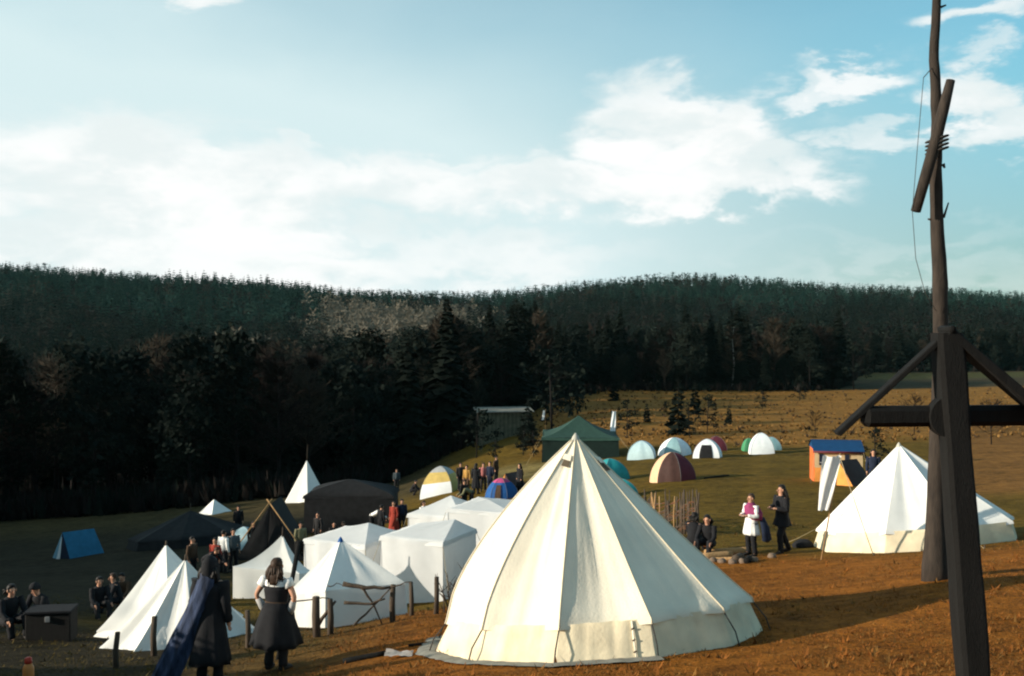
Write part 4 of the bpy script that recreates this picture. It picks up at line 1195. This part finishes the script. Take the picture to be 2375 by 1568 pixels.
        for sg in (-1, 1): ex.ell(fc + V((sg * .088 * s, 0, 0)), (.014 * s, .026 * s, .034 * s), 6, 5)
    bm = bmesh.new(); bm.from_mesh(me)
    off = len(bm.verts); vv = [bm.verts.new(p) for p in ex.v]
    for f in ex.f:
        try: bm.faces.new([vv[i] for i in f]).smooth = True
        except ValueError: pass
    bm.to_mesh(me); bm.free(); me.materials.clear(); me.materials.append(skm)
    me.name = 'body'
    ob = bpy.data.objects.new('body', me); COL.objects.link(ob); ob.parent = o
    if detail:
        for sg in (-1, 1):
            q = MB(); q.ell(J['face'] + (hu * .02 + hf * .092) * s + V((sg * .032 * s, 0, 0)), (.013 * s, .009 * s, .009 * s), 6, 5); q.build('eye', mat('eye', (.02, .015, .01), .3), o)
        q = MB(); q.ell(J['face'] + (hu * -.062 + hf * .088) * s, (.024 * s, .008 * s, .008 * s), 6, 5); q.build('mouth', mat('lips', (.26, .08, .06), .6), o)
    # trousers
    if bottom:
        q = MB()
        for n in 'rl': q.tube(*wrinkled([J['hip' + n] + V((0, 0, .06 * s)), J['hip' + n].lerp(J['knee' + n], .5), J['knee' + n], J['knee' + n].lerp(J['ankle' + n], .5), J['ankle' + n]], [.115 * s, .10 * s, .08 * s, .075 * s, .068 * s], 3), 10)
        q.ell(J['pelvis'], (.185 * s, .135 * s, .14 * s), 12, 7)
        q.build('trousers', bottom, o)
    q = MB()
    for n in 'rl':
        d = (J['toe' + n] - J['ankle' + n]); q.tube([J['ankle' + n] - d * .35 + V((0, 0, -.03 * s)), J['ankle' + n] + V((0, 0, -.03 * s)), J['toe' + n], J['toe' + n] + d * .25], [.045 * s, .056 * s, .048 * s, .028 * s], 8)
    q.build('shoes', shoe_m, o)
    # upper garment
    q = MB(); a0 = th; W0 = J['pelvis'] - up * .04 * s
    loft(q, [(W0, .185 * s, .135 * s, a0), (J['waist'], .168 * s, .122 * s, a0), (J['chest'], .195 * s, .135 * s, a0), (J['neck'] - up * .07 * s, .205 * s, .118 * s, a0), (J['neck'] - up * .01 * s, .11 * s, .09 * s, a0), (J['neck'] + up * .02 * s, .066 * s, .066 * s, a0)])
    if sleeves:
        for n in 'rl': q.tube(*wrinkled([J['sh' + n] + V((0, 0, .02 * s)), J['sh' + n].lerp(J['el' + n], .5), J['el' + n], J['el' + n].lerp(J['wr' + n], .55), J['wr' + n]], [.078 * s, .072 * s, .062 * s, .055 * s, .050 * s], 3), 9)
    q.build('top', top, o)
    if vest:
        q = MB(); loft(q, [(W0, .192 * s, .142 * s, a0), (J['waist'], .176 * s, .130 * s, a0), (J['chest'], .203 * s, .143 * s, a0), (J['neck'] - up * .09 * s, .195 * s, .125 * s, a0), (J['neck'] - up * .045 * s, .14 * s, .105 * s, a0)]); q.build('vest', vest, o)
    if belt:
        q = MB(); loft(q, [(J['waist'] - up * .05 * s, .185 * s, .138 * s, a0), (J['waist'] + up * .01 * s, .182 * s, .135 * s, a0)]); q.build('belt', belt, o)
    if coat:
        m, hem, fl = coat; q = MB(); pz = J['pelvis']; ph = loc.x * 3 + loc.y
        rows = [(J['neck'] - up * .05 * s, .175 * s, .125 * s, a0), (J['neck'] - up * .13 * s, .222 * s, .15 * s, a0), (J['chest'], .215 * s, .155 * s, a0), (J['waist'], .19 * s, .142 * s, a0), (pz, .205 * s, .155 * s, 0)]
        for k in range(1, 8):
            f = k / 7; rows.append((V((pz.x, pz.y, pz.z + (hem * s - pz.z) * f)), (.205 + fl * f) * s, (.155 + fl * f) * s, 0))
        R = []
        for i, (c_, rx, ry, ax) in enumerate(rows):
            M_ = Matrix.Rotation(ax, 3, 'X'); f = max(0, (i - 2) / (len(rows) - 3)); ring = []
            for k in range(32):
                a = 2*math.pi*k/32; g = 1 + (.025 + .10 * f) * math.sin(6 * a + 2.2 * math.sin(2 * a + ph) + ph) + .05 * nz(a * 2, i * .8, ph)
                ring.append(c_ + M_ @ V((rx * g * math.cos(a), ry * g * math.sin(a), .02 * s * f * nz(a * 1.5, ph))))
            R.append(ring)
        q.rings(R)
        for n in 'rl': q.tube(wrinkled([J['sh' + n] + V((0, 0, .02 * s)), J['el' + n], J['wr' + n]])[0], wrinkled([J['sh' + n], J['el' + n], J['wr' + n]], [.09 * s, .074 * s, .062 * s])[1], 10)
        q.build('coat', m, o)
    if skirt:
        m, hem, fl = skirt; q = MB(); w = J['waist']; R = []
        for k in range(7):
            f = k / 6; z = w.z + (hem * s - w.z) * f; r = (.165 + (fl + .06) * f ** .75) * s
            R.append([V((w.x + r * (1 + .10 * f * math.cos(11 * a + 2 * math.sin(3 * a))) * math.cos(a), w.y * (1 - f) + pv.y * s * f + r * .85 * (1 + .06 * f * math.cos(7 * a)) * math.sin(a), z)) for a in [2*math.pi*i/48 for i in range(48)]])
        q.rings(R); q.build('skirt', m, o)
    if hair:
        q = MB(); c = J['face'] + (hu * .035 - hf * .018) * s; seg = 12; R = []
        for i in range(7):
            f = i / 6; zz = -.06 + .155 * f; rr = math.sqrt(max(.0, 1 - (max(0, zz) / .112) ** 2))
            ring = []
            for k in range(seg):
                a = 2*math.pi*k/seg; x = .098 * rr * math.cos(a); y = .112 * rr * math.sin(a)
                back = math.sin(a)     # +y is behind the head
                zo = zz
                if back < -.15 and zz < .06: y *= .55; zo = max(zz, .045)
                ring.append(c + (V((x, 0, 0)) + hu * zo - hf * y) * s)
            R.append(ring)
        q.rings(R)
        if longhair:
            H = []
            for i in range(7):
                f = i / 6; cc = J['face'] - hf * (.075 + .055 * min(1, f * 2)) * s - V((0, 0, 1)) * longhair * f * s
                wv = (.085 + .045 * math.sin(math.pi * min(1, f * 1.1))) * s * (1 - .25 * f)
                H.append([cc + V((wv * math.cos(a), .042 * s * math.sin(a), 0)) for a in [2*math.pi*k/10 for k in range(10)]])
            q.rings(H)
            for k in range(26 if detail else 0):
                a = 2*math.pi*k/26; c0 = J['face'] - hf * .06 * s + (hu * .02 + V((.085 * math.cos(a), 0, 0))) * s - hf * .05 * math.sin(a) * s
                P_ = [c0]
                for i in range(1, 6):
                    f = i / 5; P_.append(c0 - hf * .05 * min(1, f * 2) * s + V((.03 * math.sin(k * 2.3 + f * 5) * f + .045 * math.cos(a) * math.sin(math.pi * f), .02 * math.cos(k + f * 4) * f, -(longhair + .05 * math.sin(k * 5.1)) * f)) * s)
                q.tube(P_, [.018 * s, .020 * s, .018 * s, .015 * s, .011 * s, .004 * s], 5)
        q.build('hair', hair, o)
    if hat:
        q = MB(); c = J['face'] + hu * .06 * s
        loft(q, [(c - V((0, 0, .03 * s)), .125 * s, .135 * s, 0), (c + V((0, 0, .04 * s)), .118 * s, .128 * s, 0), (c + V((0, 0, .10 * s)), .075 * s, .08 * s, 0), (c + V((0, 0, .125 * s)), .02 * s, .02 * s, 0)], 12); q.build('hat', hat, o)
    return o, J
G1 = 'people standing in the group behind the camp'; G0 = 'people around the camp'
AWAY = math.pi
# the cloaked man
pm, J = person('person in black hooded coat with a long blue cloak, back turned, left foreground', hit(488, 1588), R_(168), 1.82, 'stand', blk, blk, hair_d, .25, coat=(blk, .32, .10), arms='down')
q = MB(); loft(q, [(J['neck'] - Vector((0, 0, .06)), .15, .13, 0), (J['neck'] + Vector((0, .03, .06)), .13, .13, 0), (J['face'] + Vector((0, .035, .0)), .125, .14, 0), (J['crown'] + Vector((0, .03, .0)), .105, .12, 0), (J['crown'] + Vector((0, .03, .085)), .03, .04, 0)], 14); q.build('hood', blk, pm)
G = []
sh = J['shl']; 
for i in range(14):
    f = i / 13; row = []
    for j in range(13):
        t = j / 12
        a = R_(-30 + 175 * t)                     # wraps the back from one shoulder round
        r = .17 + .12 * f
        cx, cy = .10 + .52 * f ** 1.25, .03 + .05 * f
        row.append(Vector((cx + (r + (.012 + .045 * f) * math.sin(t * 24 + f * 3)) * math.cos(a) * .85 - .12 * (1 - f), cy + (r + (.012 + .045 * f) * math.sin(t * 24 + f * 3)) * .75 * math.sin(a), 1.50 - 1.42 * f + .14 * (1 - f) * (1 - abs(t - .4)) + .02 * nz(t * 5, f * 4))))
    G.append(row)
q = MB(); q.grid(G); q.build('cloak', mat('blue_cloak_cloth', (.026, .038, .075), .8, .7, 5, .3, 30, stretch=(3, 3, .6)), pm)
# the woman by the fence
pw, J = person('woman in black dress with white shoulders and long brown hair, back turned', hit(641, 1556), R_(165), 1.70, 'stand', wht, drk, hair_b, .26, sleeves=False, skirt=(blk, .42, .18), arms='akimbo', belt=brn)
q = MB(); u = Vector((0, 0, 1)); loft(q, [(J['pelvis'], .19, .14, 0), (J['waist'], .172, .128, 0), (J['chest'] - u * .02, .20, .142, 0), (J['chest'] + u * .05, .19, .135, 0)]); q.build('bodice', blk, pw)
for n in 'rl':
    q = MB(); q.tube([J['sh' + n] + Vector((0, 0, .02)), J['sh' + n].lerp(J['el' + n], .4)], [.075, .082], 9); q.build('short_sleeve', wht, pw)
for n in 'rl':
    q = MB(); q.tube([J['el' + n].lerp(J['wr' + n], .3), J['wr' + n], J['hand' + n]], [.045, .062, .05], 9); q.build('cuff', mat('grey_lace', (.36, .35, .34), .9, .2, 20), pw)
staff = MB(); p0 = at_depth(662, 1430, 16.6); p1 = at_depth(694, 1258, 17.4)
base = p0 + (p0 - p1) * .55
tb = Vector((base.x, base.y, ground(base.x, base.y)))
so = thing('leaning_pole', tb, 'dark wooden pole slanting up beside the woman in black dress', 'pole')
staff.tube([Vector((0, 0, -.05)), p0 - tb, p1 - tb], [.035, .035, .045], 7); staff.box(p1 - tb + Vector((0, 0, -.08)), (.16, .06, .22), bev=.02); staff.build('shaft', wood_dark, so)
# two by the fire
s_, _J = person('standing person in white tunic, plum scarf and black trousers by the fire place', hit(1743, 1290), R_(-60), 1.62, 'stand', wht, blk, hair_b, 0, vest=None, skirt=(wht, .62, .03), belt=navy, arms='front')
q = MB(); 
loft(q, [((0.03, .05, .98), .26, .165, 0), ((0.02, .04, 1.16), .285, .19, 0), ((.0, .0, 1.30), .24, .16, 0), ((0, -.02, 1.37), .10, .10, 0), ((0, -.02, 1.41), .085, .085, 0)], 14); q.build('scarf', plum, s_)
q = MB(); q.tube([Vector((.20, .16, 1.02)), Vector((.27, .22, .75)), Vector((.30, .25, .45)), Vector((.29, .25, .40))], [(.08, .05), (.13, .07), (.15, .09), (.05, .04)], 9); q.build('shoulder_bag', navy, s_)
person('person in long black coat with long dark hair, feet apart, by the fire place', hit(1814, 1284), R_(-70), 1.80, 'walk', blk, blk, hair_d, .34, coat=(blk, .72, .05), arms='front')
person('person in black sitting on the ground nearest the fire logs', hit(1643, 1290), R_(-30), 1.7, 'sit', blk, blk, hair_d, .2, arms='fwd')
person('person in black sitting beside the stake fence', hit(1608, 1284), R_(150), 1.70, 'sit', blk, blk, hair_d, .12, arms='fwd')
person('dark-haired person with white collar behind the right bell tent', on(2027, 44), R_(-20), 1.95, 'stand', navy, navy, hair_d, .15)
for x, y, l, t, b_, ps, f in ((588, 1296, 'person in black standing at the foot of the black ridge tent', blk, blk, 'stand', 30), (738, 1268, 'person in charcoal standing left of the left front gazebo', drk, blk, 'stand', -30),
    (553, 1244, 'person in black standing between the two black tents', blk, blk, 'stand', 20), (716, 1290, 'person in pale shirt crouching left of the left front gazebo', wht, drk, 'crouch', -40),
    (884, 1250, 'person in black behind the one in red dress', blk, blk, 'stand', 140), (958, 1150, 'person in black at the white apron of the yellow dome tent', blk, blk, 'crouch', 90),
    (1150, 1120, 'person in brown behind the blue dome tent', brn, blk, 'stand', 60), (445, 1352, 'person in dark brown behind the peaked tents', brn, blk, 'stand', 70)):
    person(l, hit(x, y), R_(f), 1.72, ps, t, b_, hair_d, 0, arms='fwd' if ps == 'crouch' else 'down', group='people around the camp')
# people further left
person('person in white shirt and dark trousers standing below the black tent', hit(518, 1330), R_(150), 1.72, 'stand', wht, blk, hair_d, 0, group=G0)
person('person in grey jacket standing beside the one in white shirt', hit(541, 1326), R_(30), 1.75, 'stand', slate, blk, hair_d, 0, group=G0)
person('person in dark clothes bent over behind the second peaked tent', hit(478, 1352), R_(60), 1.7, 'bend', blk, blk, hair_b, 0, arms='fwd', group=G0)
person('person in red top standing behind the cloaked man', hit(500, 1346), R_(-20), 1.6, 'stand', redc, blk, hair_d, 0, group=G0)
person('person in dark clothes sitting left of the white peaked tents, nearest to them', hit(272, 1420), R_(-60), 1.74, 'sit', blk, blk, hair_b, 0, arms='fwd', group=G0)
person('person in black sitting at the post left of the white peaked tents', hit(228, 1432), R_(40), 1.74, 'sit', blk, drk, hair_d, 0, arms='fwd', group=G0)
person('person in dark brown jacket behind the seated ones left of the peaked tents', hit(292, 1408), R_(-10), 1.74, 'crouch', brn, drk, hair_d, 0, arms='fwd', group=G0)
person('person in black sitting at the left picture edge by the black chest', hit(22, 1478), R_(50), 1.78, 'sit', blk, blk, hair_d, .1, arms='fwd', group=G0)
person('person in black cap crouching behind the black chest', hit(100, 1460), R_(-20), 1.78, 'crouch', blk, blk, None, 0, arms='fwd', hat=blk, group=G0)
person('person in white shirt bending over in front of the black marquee', hit(862, 1236), R_(80), 1.72, 'bend', wht, blk, hair_d, 0, arms='fwd', group=G0)
person('person in long red dress in front of the black marquee', hit(914, 1240), R_(-30), 1.70, 'stand', redc, redc, hair_b, .1, skirt=(redc, .12, .10), group=G0)
person('person in dark jacket right behind the person in red dress', hit(932, 1236), R_(20), 1.72, 'stand', navy, blk, hair_d, 0, group=G0)
person('person in white blouse and dark skirt right of the black marquee', hit(982, 1242), R_(50), 1.72, 'stand', wht, blk, hair_b, .1, skirt=(blk, .3, .14), arms='front', group=G0)
person('person with red-brown face sitting behind the left front gazebo', hit(774, 1262), R_(20), 1.75, 'sit', drk, blk, None, 0, arms='fwd', group=G0)
person('person in brown sitting behind the left front gazebo, right of another', hit(799, 1262), R_(-20), 1.75, 'sit', brn, blk, hair_b, 0, arms='fwd', group=G0)
person('person in black beside the black ridge tent, right of its poles', hit(697, 1300), R_(30), 1.75, 'stand', olv, blk, hair_d, 0, group=G0)
person('person in charcoal leftmost in the group behind the yellow dome tent', hit(1068, 1138), R_(20), 1.76, 'stand', drk, blk, hair_d, 0, group=G1, detail=False)
person('person in ochre jacket in the group behind the yellow dome tent', hit(1083, 1142), R_(-30), 1.68, 'stand', ochre, brn, hair_d, 0, group=G1, detail=False)
person('tall person in long black coat in the middle of the group', hit(1104, 1146), R_(160), 1.84, 'stand', blk, blk, hair_d, .2, coat=(blk, .35, .08), group=G1, detail=False)
person('person in pink top in the group of people', hit(1121, 1140), R_(10), 1.74, 'stand', pinkc, drk, hair_b, 0, group=G1, detail=False)
person('person in navy rightmost in the group of people', hit(1137, 1138), R_(-40), 1.76, 'stand', navy, navy, hair_d, 0, group=G1, detail=False)
person('person in olive jacket bending behind the sharp-peaked gazebo', hit(1094, 1182), R_(-70), 1.72, 'bend', olv, drk, hair_b, 0, arms='fwd', group=G0, detail=False)
person('person in black standing behind the sharp-peaked gazebo', hit(1076, 1186), R_(40), 1.70, 'stand', blk, blk, hair_b, 0, group=G0, detail=False)
person('person in black standing right of the blue dome tent', hit(1206, 1146), R_(-60), 1.74, 'stand', blk, blk, hair_d, .2, coat=(blk, .4, .06), group=G0, detail=False)
person('person in grey standing alone at the dark forest edge', hit(920, 1138), R_(10), 1.72, 'stand', slate, drk, hair_b, 0, group=G0, detail=False)

# ------------------------------------------------------------------ small things on the ground
def log(label, px, py, L_, r, rz, m, group=None, d=None):
    p = hit(px, py); b = MB(); e = Vector((math.cos(rz), math.sin(rz), 0)) * L_ / 2
    a0 = -e; a1 = e.copy(); a0.z = ground(p.x - e.x, p.y - e.y) - p.z + r * .7; a1.z = ground(p.x + e.x, p.y + e.y) - p.z + r * .7
    P = [a0.lerp(a1, i / 5) + Vector((0, .02 * nz(i, px), .012 * nz(i, py))) for i in range(6)]
    b.tube(P, [r * (1 + .12 * nz(i * 1.3, px)) for i in range(6)], 8); o = b.build('log', m); o.location = p
    return tag(o, label, 'log', group)
LG = 'logs around the fire place'
log('pale split log at the left end of the fire place', 1663, 1296, .85, .11, R_(15), wood_pale, LG)
log('long pale log lying along the back of the fire place', 1690, 1288, 1.3, .11, R_(5), wood_pale, LG)
log('short brown log standing out in front of the fire place', 1712, 1301, .45, .11, R_(60), wood_grey, LG)
log('dark charred log at the right end of the fire place', 1735, 1304, .45, .09, R_(70), wood_dark, LG)
log('thin pale branch lying across the middle of the fire place', 1688, 1300, .8, .05, R_(-20), wood_pale, LG)
log('long dark pole lying on the meadow before the brown dome tent', 1662, 1108, 2.0, .05, R_(38), wood_dark)
log('dark weathered log lying on the slope left of the big bell tent', 845, 1530, .62, .045, R_(8), wood_dark)
log('dark stick on the grass at the left foot of the big bell tent', 985, 1495, .5, .025, R_(12), wood_dark)
SG = 'stones around the fire place'
for i, (x, y, l) in enumerate(((1655, 1304, 'grey stone nearest the seated person at the fire place'), (1675, 1306, 'flat grey stone before the pale split log'), (1700, 1308, 'grey stone in the front of the fire place'), (1722, 1306, 'rounded stone before the short brown log'), (1748, 1302, 'stone at the feet of the person in white tunic'), (1790, 1294, 'pale stone between the two people standing at the fire place'))):
    p = hit(x, y); b = MB(); b.ell((0, 0, .04), (.12, .10, .08), 8, 6)
    b.v = [tuple(Vector(v) * (1 + .25 * nz(v[0] * 9 + i * 3, v[1] * 9, v[2] * 9))) for v in b.v]
    o = b.build('stone', stone_m); o.location = p; tag(o, l, 'stone', SG)
def mound(name, label, px, py, r, m, cat):
    p = hit(px, py); b = MB(); b.ell((0, 0, r[2] * .35), r, 14, 8)
    b.v = [(v[0] * (1 + .2 * nz(v[0] * 4, v[1] * 4, px)), v[1], v[2] * (1 + .35 * nz(v[0] * 5 + 3, v[1] * 5, px))) for v in b.v]
    o = b.build(name, m); o.location = p; return tag(o, label, cat)
mound('bundle', 'dark bundle lying on the grass left of the right bell tent', 1862, 1270, (.30, .22, .16), blk, 'bundle')
mound('ball', 'small tan ball lying in the grass at the bottom of the picture', 651, 1552, (.055, .055, .06), mat('tan_leather', (.40, .22, .08), .7, .1), 'ball')
p = hit(925, 1524); b = MB()
b.grid([[Vector((-.2 + .05 * j, -.12 + .05 * i, .03 + .06 * (nz(i * .9, j * .8, 4) + .4))) for j in range(9)] for i in range(6)]); o = b.build('crumpled_bag', mat('pale_plastic', (.34, .30, .27), .5, .2, 8)); o.location = p
tag(o, 'crumpled pale plastic bag on the turf left of the big bell tent', 'bag')
# black chest and orange flask at left
p = hit(120, 1484); o = thing('chest', p, 'large black wooden chest in the shade at left', 'chest', None, R_(8))
b = MB(); b.box((0, 0, .30), (.92, .55, .66), bev=.02); b.build('body', wood_dark, o, False)
b = MB(); b.box((0, 0, .66), (.97, .60, .06), bev=.015); b.build('lid', blk, o, False)
b = MB(); b.box((0, -.29, .52), (.10, .03, .12), bev=.008); b.build('clasp', mat('dull_metal', (.2, .2, .2), .5), o, False)
p = hit(66, 1590); o = thing('flask', p, 'orange and red flask standing in the bottom left corner', 'flask')
b = MB(); b.rings([[Vector((r * math.cos(a), r * math.sin(a), z)) for a in [2*math.pi*k/12 for k in range(12)]] for r, z in ((.07, 0), (.08, .02), (.08, .26), (.06, .31), (.045, .33))]); b.build('body', mat('orange_enamel', (.62, .22, .06), .4, .1), o)
b = MB(); b.rings([[Vector((r * math.cos(a), r * math.sin(a), z)) for a in [2*math.pi*k/12 for k in range(12)]] for r, z in ((.052, .331), (.055, .35), (.05, .41), (.02, .425))]); b.build('cap', mat('red_enamel', (.45, .04, .02), .4, .1), o)

# ------------------------------------------------------------------ haze over the valley
def haze(dens):
    b = MB(); b.box((0, 800, 25), (3400, 1700, 180)); o = b.build('haze', [], None, False)
    m = bpy.data.materials.new('air'); m.use_nodes = True; N = m.node_tree.nodes; L = m.node_tree.links
    N.clear(); out = N.new('ShaderNodeOutputMaterial'); v = N.new('ShaderNodeVolumePrincipled')
    v.inputs['Color'].default_value = (.45, .95, .93, 1); v.inputs['Density'].default_value = dens; v.inputs['Anisotropy'].default_value = .1
    L.new(v.outputs[0], out.inputs['Volume']); o.data.materials.append(m); tag(o, kind='stuff')
haze(.000022)
